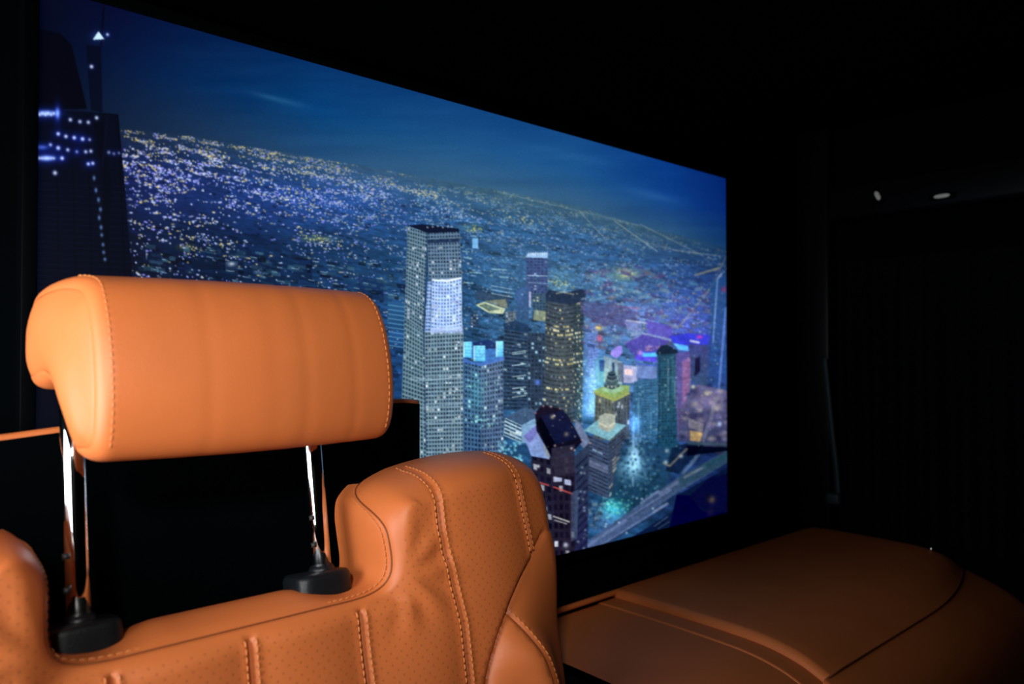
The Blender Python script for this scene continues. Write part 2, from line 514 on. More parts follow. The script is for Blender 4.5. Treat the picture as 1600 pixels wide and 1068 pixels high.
# --- dark tower under construction on the left, with its crane mast
fill([(40, 40), (95, 52), (112, 70), (136, 170), (40, 172)], ((2, 3, 16), (1, 2, 12)))
fill([(40, 168), (185, 178), (196, 300), (207, 440), (206, 1100), (40, 1100)], ((2, 6, 24), (1, 3, 14)))
fill([(134, 70), (158, 72), (160, 176), (142, 172)], (3, 6, 26), 0.85)
stroke([(158, 72), (162, 10)], (2, 4, 22), 4, .8)
for k in range(26):
    stroke([(50, 286 + k * 9), (204, 292 + k * 9)], (6, 12, 34), 2, .5)
for k in range(5):
    stroke([(88 + 24 * k, 180), (92 + 26 * k, 440)], (0, 2, 10), 2, .6)
stroke([(150, 178), (168, 290), (162, 410)], (1, 3, 14), 12, .6)
stroke([(168, 182), (160, 260)], (8, 16, 42), 2, .6)
for x, y, s, a in ((110, 187, 2.2, .95), (125, 190, 2.2, .9), (138, 191, 2.2, .9), (151, 184, 2.2, .95), (91, 209, 2.2, 1), (103, 213, 2.2, 1), (116, 215, 2.2, 1), (129, 217, 2.3, 1), (140, 218, 1.8, .7),
                   (79, 226, 2, .8), (91, 231, 2.4, 1), (106, 234, 2.1, .9), (120, 237, 1.8, .6), (134, 237, 2.1, .9), (142, 236, 2.1, .9), (97, 247, 2.3, 1), (138, 256, 2.1, .9), (145, 255, 2.1, .9),
                   (86, 270, 2.6, 1), (170, 238, 2.0, .6), (178, 240, 1.8, .5), (186, 239, 1.6, .5), (143, 104, 2.2, 1), (168, 54, 1.8, .9)):
    glow(x, y, (4, 14, 60), 5, 5, .7); dot(x, y, (215, 228, 255), s * 1.2, a)
for x, y, sx, sy, a in ((72, 177, 14, 4, 1), (90, 177, 3, 7, .9), (73, 247, 11, 4, 1), (66, 230, 8, 3, .4)):
    dot(x, y, (150, 180, 255), sy, a, sx=sx); glow(x, y, (8, 22, 90), sx * 1.8, sy * 2.6, .9)
for x in (62, 66, 71, 75, 80, 84):
    dot(x, 177 + (x % 3), (215, 230, 255), 2.2, .9); dot(x, 247, (215, 230, 255), 2.0, .8)
for x, y in ((91, 209), (116, 215), (129, 217), (91, 231), (120, 237), (140, 256), (97, 247)):
    glow(x, y, (4, 12, 60), 12, 9, .7)
for k, (x, y) in enumerate(((147, 278), (150, 297), (154, 312), (157, 327), (155, 340), (158, 355), (159, 367), (161, 382), (162, 394), (164, 405))):
    dot(x, y, (110, 150, 215), 3.6 if k < 6 else 2.8, .8, sx=2.2)
fill([(145, 62), (154, 49), (163, 61)], (200, 225, 245), 0.95); glow(153, 57, (30, 50, 90), 10, 8, .7)
# --- small blocks in front of the plain
for q, c1, c2 in ((((236, 395), (262, 399), (262, 420), (236, 417)), (22, 44, 80), (10, 20, 45)), (((300, 400), (345, 408), (345, 422), (300, 420)), (14, 30, 60), (8, 20, 45)),
                  (((402, 405), (440, 412), (438, 424), (402, 420)), (20, 44, 84), (10, 22, 50)), (((352, 408), (372, 408), (372, 424), (352, 424)), (40, 66, 100), (22, 40, 70)),
                  (((468, 404), (488, 406), (488, 440), (468, 436)), (18, 44, 88), (12, 30, 60)), (((560, 430), (600, 438), (600, 470), (560, 462)), (22, 52, 96), (16, 40, 80)),
                  (((606, 470), (634, 474), (634, 520), (606, 510)), (40, 90, 140), (30, 70, 110))):
    fill(q, (c1, c2), 0.85)
for k in range(150):
    x = RNG.uniform(215, 630); y = RNG.uniform(372, 425) + 0.1 * (x - 215)
    w, hh = RNG.uniform(5, 22), RNG.uniform(2, 7)
    fill([(x, y), (x + w, y + .15 * w), (x + w, y + .15 * w + hh), (x, y + hh)], [(30, 60, 86), (12, 26, 48), (44, 78, 100), (6, 14, 30), (60, 100, 125), (20, 44, 76)][int(RNG.integers(6))], RNG.uniform(.35, .8))
    if k % 3 == 0: stroke([(x, y), (x + w * .6, y + .1 * w)], (170, 205, 225), 1.2, .6)
dot(229, 398, (200, 220, 255), 6, .6, sx=1.0); dot(362, 412, (235, 240, 250), 3, .7, sx=5)
for k in range(10): stroke([(606, 476 + k * 7), (634, 480 + k * 7)], (120, 190, 225), 1.6, .5)
# --- far mid-rise blocks round the towers
windows([(822, 402), (856, 402), (856, 470), (822, 466)], 6, 14, (52, 76, 128), (40, 62, 110), (150, 180, 220), .06)
fill([(824, 396), (856, 394), (856, 403), (822, 402)], (150, 190, 235), .9)
for k in range(9): dot(826 + k * 3.6, 396, (220, 235, 255), 2.4, .8, sx=.8)
stroke([(824, 430), (855, 431)], (160, 195, 225), 1.6, .8); stroke([(824, 441), (855, 443)], (130, 170, 210), 1.3, .7)
fill([(806, 452), (826, 448), (826, 500), (806, 498)], ((46, 84, 140), (40, 76, 120)))
windows([(832, 458), (853, 458), (853, 500), (832, 498)], 4, 9, (50, 82, 110), (36, 60, 90), (210, 215, 170), .25)
stroke([(828, 455), (828, 480)], (190, 190, 220), 3, .7)
fill([(835, 484), (853, 486), (853, 502), (833, 500)], (140, 150, 110), .7)
fill([(742, 455), (796, 460), (796, 475), (742, 468)], (40, 66, 96), .9)
fill([(743, 476), (757, 471), (790, 482), (786, 490), (764, 489)], (170, 185, 150), .95); fill([(748, 477), (758, 474), (782, 483), (764, 486)], (80, 105, 100), .95)
fill([(757, 470), (790, 467), (794, 482)], (150, 150, 110), .6)
for y in (446, 452, 458): stroke([(768, y), (800, y + 6)], (150, 190, 215), 1.2, .7)
windows([(735, 490), (748, 490), (748, 512), (735, 512)], 3, 5, (40, 66, 100), (24, 44, 74), (180, 200, 230), .3)
windows([(790, 486), (806, 486), (806, 512), (790, 510)], 4, 5, (80, 100, 120), (36, 58, 90), (200, 215, 220), .4)
fill([(738, 372), (747, 372), (747, 388), (738, 388)], (120, 185, 240), .9)
for x, y, w in ((724, 402, 14), (722, 392, 12), (733, 425, 20), (724, 441, 16), (735, 368, 10), (780, 432, 14), (768, 420, 24)):
    stroke([(x, y), (x + w, y + 1.5)], (150, 200, 215), 2.2, .55)
windows([(788, 508), (824, 514), (824, 640), (786, 640)], 7, 22, (38, 66, 98), (22, 42, 70), (170, 210, 225), .10, fx=.95, fy=.5)
for k in range(7):
    y = 540 + RNG.uniform(0, 90); stroke([(800, y), (822, y - 3)], (180, 215, 220), 1.4, .7)
fill([(786, 506), (806, 500), (826, 508), (826, 520), (788, 514)], (22, 50, 86), .9)
windows([(824, 520), (852, 520), (852, 640), (824, 640)], 5, 18, (36, 58, 84), (26, 44, 70), (140, 190, 225), .18)
dot(840, 597, (70, 120, 235), 4, .9)
# --- main tower
windows([(637, 354), (668, 362), (662, 520), (632, 500)], 8, 26, (106, 136, 156), (36, 60, 82), (220, 232, 245), .05, fy=.58)
windows([(668, 362), (718, 360), (722, 440), (670, 440)], 11, 14, (98, 126, 152), (36, 58, 88), (220, 230, 250), .10, fy=.55)
windows([(632, 498), (664, 518), (668, 800), (622, 800)], 8, 44, (106, 138, 154), (38, 62, 82), (215, 232, 240), .05, fy=.58)
windows([(664, 512), (724, 508), (724, 800), (666, 800)], 13, 46, (112, 142, 160), (36, 58, 82), (228, 240, 245), .08, row_lit=.10, fy=.55)
fill([(638, 352), (660, 350), (717, 357), (718, 362), (668, 364)], (14, 24, 48))
for x in (668, 676, 684, 692, 700, 706): dot(x, 353 + (x % 3), (190, 200, 225), 1.4, .8)
fill([(668, 374), (718, 372), (718, 378), (668, 380)], (22, 40, 74), .8)
stroke([(668, 362), (662, 520), (666, 700)], (34, 58, 92), 2.0, .7)
windows([(675, 437), (721, 434), (722, 516), (673, 518)], 10, 15, (165, 195, 248), (72, 110, 190), (225, 238, 255), .12, fx=.5, fy=.52, bow=3)
stroke([(675, 437), (698, 439), (721, 434)], (215, 232, 255), 3, .9)
fill([(673, 512), (722, 509), (723, 520), (672, 521)], (170, 195, 245), .7)
windows([(668, 440), (674, 440), (672, 518), (664, 518)], 2, 14, (150, 180, 228), (60, 95, 160), (220, 235, 255), .1)
for k in range(30): dot(RNG.uniform(640, 720), RNG.uniform(372, 700), (235, 245, 250), 1.3, .8)
for y in (585, 588, 630, 654): stroke([(640, y + 5), (664, y + 6), (722, y)], (180, 212, 230), 2.0, .35)
# --- tower with the lit blue crown
windows([(726, 562), (752, 570), (752, 800), (724, 800)], 5, 32, (62, 100, 140), (26, 48, 82), (150, 220, 225), .08, fy=.55)
windows([(752, 570), (786, 562), (788, 800), (752, 800)], 8, 32, (78, 106, 142), (30, 50, 84), (190, 225, 235), .07, fy=.55)
for k in range(40): dot(RNG.uniform(728, 784), RNG.choice([598, 606, 652, 658, 664]) + RNG.normal() * 3, (140, 225, 215), 1.5, .6)
glow(745, 615, (10, 40, 30), 14, 30, .8)
fill([(724, 534), (786, 534), (786, 556), (760, 564), (726, 558)], (50, 110, 190))
fill([(738, 535), (762, 530), (776, 536), (776, 544), (742, 546)], (24, 50, 104))
for x0, x1, y0, y1 in ((725, 737, 534, 558), (741, 758, 540, 564), (776, 786, 533, 557)):
    fill([(x0, y0), (x1, y0), (x1, y1), (x0, y1)], ((100, 205, 250), (70, 175, 235)))
    stroke([(x0, y0), (x0, y1)], (190, 240, 255), 1.5, .9)
    for k in range(5): stroke([(x0, y0 + 5 * k), (x1, y0 + 5 * k)], (150, 230, 255), 1, .6)
fill([(724, 558), (741, 566), (760, 564), (788, 556), (788, 562), (752, 572), (724, 566)], (60, 110, 200), .8)
# --- low white slab block
windows([(789, 652), (815, 664), (815, 692), (787, 680)], 3, 5, (150, 185, 205), (40, 66, 96), (220, 240, 245), .3, fx=.95, fy=.5)
fill([(789, 652), (820, 636), (852, 645), (815, 664)], (56, 84, 120)); fill([(815, 664), (852, 645), (850, 690), (815, 692)], (110, 150, 190))
for k in range(60): dot(RNG.uniform(778, 815), RNG.uniform(688, 725), (130, 220, 235), 1.8, .6)
# --- round dark tower with rows of lit floors
windows([(853, 462), (898, 466), (900, 660), (849, 660)], 15, 30, (54, 70, 88), (36, 50, 66), (235, 228, 160), .05, row_lit=.24, fx=.8, fy=.45, bow=4)
windows([(896, 466), (913, 462), (909, 660), (896, 660)], 7, 30, (42, 62, 78), (34, 52, 66), (225, 232, 190), .12, row_lit=.15, fx=.8, fy=.45)
fill([(852, 460), (858, 452), (880, 458), (908, 451), (916, 456), (914, 470), (890, 476), (853, 470)], (26, 44, 74))
for k in range(9): dot(870 + k * 3.2, 456 + abs(k - 3) * .7, (215, 205, 160), 1.1, .8)
for k in range(50): dot(RNG.uniform(852, 912), RNG.uniform(480, 650), (225, 230, 215), 1.0, .7)
glow(880, 560, (16, 14, 0), 22, 60, .6)
# --- pale violet slab and the bright street at its foot
windows([(914, 512), (934, 506), (938, 650), (916, 650)], 5, 30, (88, 120, 200), (70, 100, 170), (170, 190, 240), .1, fy=.4)
fill([(912, 508), (918, 506), (921, 640), (912, 640)], (60, 100, 160), .8)
glow(928, 610, (30, 80, 90), 16, 40, .8); glow(925, 640, (30, 70, 90), 22, 16, .7)
for k in range(90): dot(RNG.uniform(902, 936), RNG.uniform(560, 655), (150, 215, 235), 1.3, .5)
dot(936, 512, (225, 190, 80), 4, .9, sx=5); dot(933, 511, (250, 225, 130), 2, .9); dot(937, 528, (225, 80, 110), 5, .85, sx=4)
# --- jumble of far roofs on the right
for k in range(420):
    x, y = RNG.uniform(905, 1130), RNG.uniform(412, 540)
    if y < horizon(x) + 60: continue
    w, hh = RNG.uniform(4, 17), RNG.uniform(2, 6)
    c = np.array([(34, 66, 110), (52, 98, 140), (70, 120, 160), (60, 56, 120), (90, 92, 110), (26, 48, 90), (110, 140, 160), (84, 70, 120)][int(RNG.integers(8))])
    sl = w * RNG.choice([0.2, 0.25, -0.3])
    fill([(x, y), (x + w, y + sl), (x + w, y + sl + hh), (x, y + hh)], c, RNG.uniform(.3, .65))
    if k % 3 == 0: dot(x + w / 2, y, [(190, 190, 140), (170, 215, 230), (200, 150, 160)][k % 9 // 3], 1.2, .6)
# --- arena, purple roofs, signs
fill([(905, 470), (980, 478), (1000, 500), (945, 510), (912, 492)], (66, 66, 120), .6)
fill([(975, 500), (1002, 505), (1003, 520), (980, 514)], (110, 125, 190), .7); stroke([(978, 500), (1012, 505)], (190, 200, 225), 2.5, .6)
fill([(1010, 500), (1050, 510), (1052, 530), (1012, 522)], (80, 70, 190), .8)
fill([(975, 535), (1003, 522), (1046, 532), (1028, 548), (990, 556)], ((74, 62, 170), (60, 60, 160)), .9)
stroke([(985, 524), (1003, 520), (1050, 531)], (120, 140, 190), 3, .8); stroke([(975, 536), (1002, 523)], (110, 130, 170), 3, .5)
fill([(1045, 525), (1075, 520), (1120, 524), (1112, 536), (1075, 545), (1056, 540)], (40, 50, 210), .95)
fill([(1052, 536), (1075, 540), (1076, 548), (1060, 546)], (70, 170, 255)); dot(1093, 526, (230, 50, 190), 2.5, .9, sx=4)
stroke([(1078, 532), (1093, 535)], (190, 200, 215), 3, .9)
fill([(955, 548), (964, 541), (972, 540), (972, 552), (963, 560), (954, 554)], (140, 125, 235), .95)
fill([(992, 556), (1004, 548), (1026, 550), (1026, 566), (994, 562)], (76, 66, 225)); fill([(1004, 551), (1026, 551), (1026, 557), (1004, 557)], (60, 180, 250)); dot(1000, 551, (200, 150, 245), 4, .8)
for k in range(26): dot(RNG.uniform(1008, 1034), RNG.uniform(540, 549), (190, 140, 170), 1.3, .6)
# --- blocks under them
fill([(943, 555), (972, 565), (972, 600), (943, 596)], ((120, 150, 180), (120, 160, 165))); fill([(956, 566), (960, 566), (961, 590), (957, 590)], (40, 60, 110)); fill([(965, 566), (974, 566), (974, 596), (966, 596)], (70, 80, 110), .7)
fill([(974, 570), (996, 572), (996, 598), (974, 598)], (140, 150, 195)); fill([(976, 576), (988, 577), (988, 586), (976, 585)], (225, 190, 195)); 
fill([(996, 570), (1026, 572), (1026, 592), (994, 590)], (90, 120, 185)); stroke([(994, 568), (1026, 571)], (60, 90, 190), 3)
fill([(928, 560), (944, 558), (944, 605), (932, 608)], (70, 140, 185), .8); fill([(936, 562), (945, 562), (944, 580), (937, 580)], (30, 70, 140))
glow(940, 590, (40, 60, 30), 16, 18, .7)
# --- glass towers on the right
windows([(990, 596), (1028, 590), (1028, 700), (986, 692)], 9, 26, (44, 98, 142), (34, 82, 126), (90, 160, 200), .08, fx=.8, fy=.5)
windows([(1027, 548), (1060, 548), (1060, 706), (1030, 708)], 7, 34, (28, 74, 102), (22, 60, 90), (90, 150, 160), .05, fx=.7, fy=.5)
fill([(1025, 550), (1032, 540), (1042, 538), (1058, 546), (1060, 552), (1026, 554)], (14, 34, 58)); stroke([(1031, 556), (1028, 706)], (14, 50, 84), 2)
fill([(1056, 552), (1078, 548), (1080, 560), (1068, 660), (1058, 690)], ((74, 70, 150), (90, 80, 140)), .9); fill([(1066, 565), (1080, 555), (1078, 610), (1066, 640)], (130, 86, 140), .8)
fill([(1076, 536), (1110, 540), (1112, 600), (1094, 604), (1080, 590)], ((50, 56, 120), (40, 70, 110)), .9); fill([(1086, 560), (1094, 556), (1094, 580), (1085, 588)], (20, 20, 60))
fill([(1110, 440), (1137, 430), (1140, 640), (1106, 600)], ((26, 70, 130), (26, 60, 130)), .75)
stroke([(1128, 426), (1121, 436), (1114, 536)], (110, 150, 205), 2.2, .8); stroke([(1134, 480), (1123, 610)], (90, 130, 215), 3, .7); dot(1131, 452, (150, 40, 90), 4, .7)
fill([(1060, 640), (1090, 600), (1137, 610), (1137, 720), (1090, 690), (1060, 690)], ((92, 84, 128), (44, 48, 78)), .8)
for k in range(46):
    x, y = RNG.uniform(1066, 1134), RNG.uniform(600, 690); r = RNG.uniform(2, 6)
    dot(x, y, [(20, 24, 60), (140, 130, 150), (120, 110, 170), (170, 160, 150)][int(RNG.integers(4))], r, .55, sx=r * RNG.uniform(.8, 1.8))
dot(1083, 604, (220, 215, 180), 3, .8); dot(1104, 614, (190, 190, 140), 4, .6)
for k in range(16):
    x = RNG.uniform(990, 1058); y0 = RNG.uniform(556, 620) if x > 1032 else RNG.uniform(600, 640)
    stroke([(x, y0), (x, y0 + RNG.uniform(20, 70))], (120, 175, 190), 1.2, RNG.uniform(.2, .5))
# --- tower with the green lit roof
windows([(930, 612), (960, 624), (960, 690), (928, 684)], 6, 10, (88, 98, 92), (62, 72, 84), (190, 200, 150), .12, fx=.5, fy=.8)
windows([(960, 624), (984, 611), (984, 684), (960, 690)], 5, 10, (70, 84, 96), (52, 64, 84), (190, 210, 220), .08, fx=.5, fy=.8)
fill([(928, 610), (950, 600), (984, 602), (983, 611), (960, 622)], (120, 155, 84)); fill([(936, 609), (952, 602), (974, 603), (974, 609), (960, 615)], (126, 172, 140), .9); fill([(928, 610), (960, 622), (983, 611), (984, 615), (960, 627), (928, 615)], (136, 152, 78))
for y, w, c in ((604, 12, (44, 66, 78)), (597, 10, (60, 84, 96)), (591, 8, (40, 60, 76)), (586, 6, (24, 44, 66))):
    fill([(956 - w, y), (956, y + w * .35), (956 + w, y), (956 + w, y - 5), (956, y - 5 - w * .2), (956 - w, y - 5)], c)
    stroke([(956 - w, y - 5), (956, y - 5 + w * .35), (956 + w, y - 5)], (120, 160, 170), 1.0, .7)
for x in (950, 956, 962): dot(x, 604, (230, 245, 225), 1.4, .8)
dot(966, 635, (200, 220, 255), 2, .9)
windows([(918, 678), (950, 692), (950, 780), (916, 764)], 4, 15, (64, 78, 108), (42, 54, 82), (130, 165, 195), .1, fx=.96, fy=.45)
windows([(950, 692), (976, 672), (974, 744), (952, 778)], 4, 14, (62, 74, 96), (40, 52, 78), (190, 180, 165), .22, fx=.9, fy=.45)
fill([(912, 672), (936, 655), (978, 664), (952, 688)], (110, 168, 185)); fill([(936, 650), (946, 645), (962, 648), (961, 668), (950, 675), (935, 668)], (150, 160, 150)); stroke([(935, 660), (950, 667), (961, 660)], (215, 205, 170), 2, .6)
fill([(920, 716), (950, 728), (950, 740), (920, 728)], (120, 130, 165), .5)
# --- park, plaza and fountains
fill([(974, 690), (1060, 706), (1040, 760), (990, 800), (952, 790), (960, 740)], ((36, 74, 112), (20, 56, 80)), .9)
glow(991, 714, (150, 180, 180), 9, 20, .8); glow(987, 732, (80, 110, 110), 20, 16, .8); glow(990, 662, (60, 110, 190), 9, 12, .9); stroke([(990, 650), (989, 760)], (170, 215, 255), 2, .4)
for k in range(170):
    x, y = RNG.uniform(970, 1030), RNG.uniform(690, 790)
    dot(x, y, [(12, 40, 60), (20, 54, 74), (90, 150, 170), (14, 34, 60)][int(RNG.integers(4))], 2.2, .6)
for k in range(50): dot(1000 + RNG.normal() * 9, 684 + RNG.normal() * 6, (110, 150, 200), 1.3, .6)
glow(958, 795, (10, 120, 110), 18, 14, .8); glow(945, 812, (60, 70, 90), 26, 18, .6)
for k in range(80): dot(958 + RNG.normal() * 13, 792 + RNG.normal() * 10, (110, 225, 205), 1.4, .55)
for k in range(70): dot(932 + RNG.normal() * 9, 805 + RNG.normal() * 15, [(20, 34, 60), (120, 140, 150)][k % 2], 2, .5)
# --- elevated road sweeping to the right
fill([(916, 846), (1010, 780), (1060, 745), (1135, 704), (1137, 722), (1050, 775), (960, 842), (916, 862)], ((50, 74, 104), (72, 92, 136)), .95)
fill([(1060, 745), (1137, 704), (1137, 722), (1064, 762)], (34, 66, 84), .6)
for x0, y0, x1, y1, c, w, a in ((918, 852, 1050, 765, (100, 120, 165), 5, .6), (930, 858, 1044, 786, (104, 122, 168), 4, .6), (925, 862, 1040, 793, (30, 44, 76), 3, .6), (980, 812, 1052, 766, (36, 50, 80), 3, .5), (1068, 746, 1104, 727, (120, 130, 150), 4, .6),
                               (1000, 786, 1030, 766, (120, 135, 180), 4, .6), (1030, 772, 1060, 752, (112, 124, 160), 5, .5), (1020, 800, 1044, 785, (130, 140, 170), 4, .5)):
    stroke([(x0, y0), (x1, y1)], c, w, a)
stroke([(1066, 740), (1082, 722), (1098, 700)], (130, 150, 165), 5, .4); stroke([(1098, 690), (1112, 650), (1118, 620)], (120, 124, 150), 6, .5)
fill([(1050, 700), (1078, 690), (1100, 694), (1060, 740), (1040, 735)], (12, 26, 52), .7)
fill([(1078, 672), (1098, 676), (1094, 690), (1078, 688)], (150, 124, 84)); fill([(1075, 652), (1100, 662), (1098, 674), (1076, 668)], (110, 108, 122), .9); dot(1093, 677, (200, 165, 110), 4, .7); dot(1124, 662, (170, 200, 240), 3.5, .8)
stroke([(1075, 692), (1137, 694)], (60, 84, 96), 4, .7); fill([(1072, 696), (1137, 698), (1137, 704), (1074, 712)], (4, 10, 30), .9); stroke([(1098, 730), (1135, 712)], (24, 70, 84), 4, .7)
for x, y in ((1040, 722), (1042, 704), (1064, 712)): dot(x, y, (190, 215, 225), 3, .7)
stroke([(1036, 722), (1046, 728), (1074, 700)], (140, 130, 110), 3, .6)
for x, y in ((1003, 779), (947, 818), (967, 816), (995, 778), (1020, 794), (917, 852), (946, 822), (1042, 824), (979, 832)): dot(x, y, (190, 215, 235), 1.6, .7)
# --- dark roofs at the lower right
fill([(936, 870), (1050, 800), (1060, 772), (1140, 728), (1140, 830), (930, 900)], (12, 26, 60), .92)
fill([(1045, 830), (1057, 772), (1078, 774), (1098, 798), (1137, 800), (1137, 830)], (8, 8, 62)); fill([(1078, 774), (1110, 745), (1137, 740), (1137, 800), (1098, 796)], (12, 14, 60), .9)
for x, y, c, s in ((1112, 780, (110, 96, 70), 5), (1106, 776, (20, 18, 40), 5), (1110, 800, (30, 24, 64), 6)): dot(x, y, c, s, .8)
stroke([(1022, 822), (1044, 806)], (90, 110, 140), 1.5, .7); stroke([(1028, 826), (1046, 814)], (90, 110, 140), 1.5, .5)
# --- dark faceted tower in front
windows([(830, 705), (862, 716), (866, 900), (838, 900)], 3, 13, (36, 34, 54), (22, 18, 40), (200, 205, 220), .12, fx=.55, fy=.6)
windows([(862, 712), (898, 712), (900, 900), (866, 900)], 4, 13, (38, 32, 52), (24, 18, 40), (200, 205, 220), .14, fx=.6, fy=.6)
fill([(898, 712), (921, 692), (917, 900), (900, 900)], ((46, 60, 84), (36, 34, 84))); 
for k in range(14): stroke([(900, 730 + 12 * k), (918, 712 + 12 * k)], (20, 26, 50), 3, .6); dot(RNG.uniform(902, 916), RNG.uniform(715, 860), (150, 180, 195), 2, .6)
fill([(818, 681), (837, 664), (862, 700), (858, 717), (830, 712)], ((130, 145, 205), (110, 140, 195)));
fill([(818, 681), (837, 664), (843, 672), (828, 692)], (90, 86, 170), .6); fill([(846, 676), (860, 704), (858, 718), (852, 712)], (140, 140, 130), .6)
fill([(898, 654), (906, 660), (922, 690), (912, 700), (900, 686)], (96, 112, 146))
fill([(836, 645), (849, 632), (876, 638), (888, 650), (910, 690), (898, 702), (862, 716), (854, 700), (838, 672)], ((22, 18, 40), (20, 20, 40)))
fill([(845, 650), (880, 640), (905, 684), (868, 694)], (20, 26, 64), .9); fill([(838, 660), (845, 650), (868, 694), (860, 712)], (8, 10, 24))
fill([(862, 700), (898, 694), (898, 738), (868, 744), (862, 722)], (50, 46, 66), .9)
for x, y, c, s in ((863, 651, (160, 150, 120), 3), (866, 649, (240, 235, 220), 1.4), (885, 678, (120, 116, 100), 3.5), (867, 696, (220, 190, 180), 1.6), (893, 700, (235, 215, 210), 1.8), (898, 703, (235, 215, 210), 1.2), (849, 634, (210, 160, 150), 1.3), (861, 635, (230, 200, 190), 1.4),
                   (875, 638, (200, 150, 150), 1.3), (922, 692, (235, 170, 160), 1.4), (909, 687, (200, 120, 120), 1.3), (837, 645, (190, 120, 120), 1.2), (841, 728, (220, 225, 235), 2.4), (851, 795, (170, 180, 205), 4), (855, 842, (215, 220, 240), 4), (884, 851, (205, 210, 235), 4), (858, 866, (225, 230, 240), 2.4)):
    dot(x, y, c, s, .85)
fill([(866, 745), (878, 746), (878, 752), (866, 752)], (170, 180, 215)); fill([(882, 748), (892, 750), (892, 758), (882, 756)], (160, 170, 205)); stroke([(834, 751), (858, 758)], (190, 70, 66), 2.2, .9); stroke([(864, 760), (894, 771)], (190, 74, 66), 2.2, .9)
stroke([(864, 806), (890, 815)], (205, 205, 195), 2, .8); stroke([(866, 812), (886, 818)], (190, 195, 190), 2, .6)
fill([(892, 770), (904, 764), (902, 840), (892, 846)], (84, 106, 140), .5)
# lit windows and clutter all over the near streets, and grain of the display picture
for k in range(420):
    x, y = RNG.uniform(725, 1130), RNG.uniform(430, 700)
    dot(x, y, [(150, 200, 225), (215, 205, 150), (190, 210, 240), (120, 200, 200)][int(RNG.integers(4))], RNG.uniform(.7, 1.3), RNG.uniform(.25, .65))
gn = (vnoise(PW, PH, 2.4, 2.4) * 0.6 + vnoise(PW, PH, 7, 5) * 0.4 - 0.5) * smooth01(GX, 600, 720) * smooth01(GY - HZ, 40, 130)
IMG += (smooth01(GX, 680, 800) * smooth01(GY - HZ, 30, 110) * (1 - smooth01(GY, 600, 700)))[..., None] * np.array([13, 10, 7])
IMG *= (1 + 0.34 * gn)[..., None]
# haze of the lens between the far plain and the viewer, and a soft camera blur
def blur(a):
    for ax in (0, 1):
        a = 0.25 * np.roll(a, 1, ax) + 0.5 * a + 0.25 * np.roll(a, -1, ax)
    return a
lum = (IMG @ np.array([0.25, 0.6, 0.15]))[..., None]
dt = (smooth01(GX, 590, 680) * smooth01(GY - HZ, 60, 150))[..., None]
IMG = IMG * (1 - 0.14 * dt) + lum * 0.14 * dt
IMG = IMG + dt * (IMG - 74) * 0.16
IMG = np.clip(IMG, 0, 255)
IMG = 0.8 * IMG + 0.2 * blur(IMG)
IMG += (RNG.normal(0, 2.0, IMG.shape[:2])[..., None] * np.minimum(1, IMG / 60))
IMG = np.clip(IMG, 0, 255)
# ------------------------------------------------------------------ the large display on the partition
SY = 0.75
SX0, SX1, SZ0, SZ1 = 0.133, 1.196, ZC - 0.282, ZC + 0.315
disp = empty('video_display', ((SX0 + SX1) / 2, SY + 0.02, SZ0 - 0.012))
tag(disp, 'large wide video display on the partition showing a night city seen from above', 'screen')
NXG, NYG = 840, 760
q = np.linspace(0, 1, NXG)
d_l, d_r = SX0 * FWD[0] + SY * FWD[1], SX1 * FWD[0] + SY * FWD[1]       # finer columns where the display is nearer
colx = SX0 + (SX1 - SX0) * (q * d_l / (q * d_l + (1 - q) * d_r))
rowz = np.linspace(SZ1, SZ0, NYG)
CX, CZ = np.meshgrid(colx, rowz)
W3 = np.stack([CX, np.full_like(CX, SY), CZ - ZC], -1)
zz = W3 @ FWD
upx = 800 + FPX * (W3 @ RGT) / zz
upy = 534 - FPX * (W3 @ UPV) / zz
fx = np.clip(upx - PX0, 0, PW - 2); fy = np.clip(upy - PY0, 0, PH - 2)
ix = fx.astype(int); iy = fy.astype(int); fx = (fx - ix)[..., None]; fy = (fy - iy)[..., None]
smp = (IMG[iy, ix] * (1 - fx) + IMG[iy, ix + 1] * fx) * (1 - fy) + (IMG[iy + 1, ix] * (1 - fx) + IMG[iy + 1, ix + 1] * fx) * fy
smp = smp / 255
lin = np.where(smp <= 0.04045, smp / 12.92, ((smp + 0.055) / 1.055) ** 2.4)
co = np.stack([CX - disp.location.x, np.full_like(CX, SY - disp.location.y), CZ - disp.location.z], -1).reshape(-1, 3)
idx = np.arange(NXG * NYG).reshape(NYG, NXG)
fq = np.stack([idx[:-1, :-1], idx[1:, :-1], idx[1:, 1:], idx[:-1, 1:]], -1).reshape(-1, 4)
me = bpy.data.meshes.new('picture')
me.vertices.add(len(co)); me.vertices.foreach_set('co', co.astype(np.float32).ravel())
me.loops.add(fq.size); me.loops.foreach_set('vertex_index', fq.astype(np.int32).ravel())
me.polygons.add(len(fq)); me.polygons.foreach_set('loop_start', np.arange(0, fq.size, 4, dtype=np.int32))
me.update(calc_edges=True)
ca = me.color_attributes.new('picture', 'FLOAT_COLOR', 'POINT')
ca.data.foreach_set('color', np.concatenate([lin.reshape(-1, 3), np.ones((len(co), 1))], 1).astype(np.float32).ravel())
m, nt, b = new_mat('lit_display_panel')
b.inputs['Base Color'].default_value = (0.002, 0.002, 0.003, 1)
b.inputs['Roughness'].default_value = 0.45
b.inputs['Specular IOR Level'].default_value = 0.05
an = nt.nodes.new('ShaderNodeVertexColor'); an.layer_name = 'picture'
nt.links.new(an.outputs['Color'], b.inputs['Emission Color'])
b.inputs['Emission Strength'].default_value = 1.0
me.materials.append(m)
pic = bpy.data.objects.new('lit_panel', me); COL.objects.link(pic); pic.parent = disp
pic['label'] = 'glowing panel with a blue night view over a city of towers and streets'
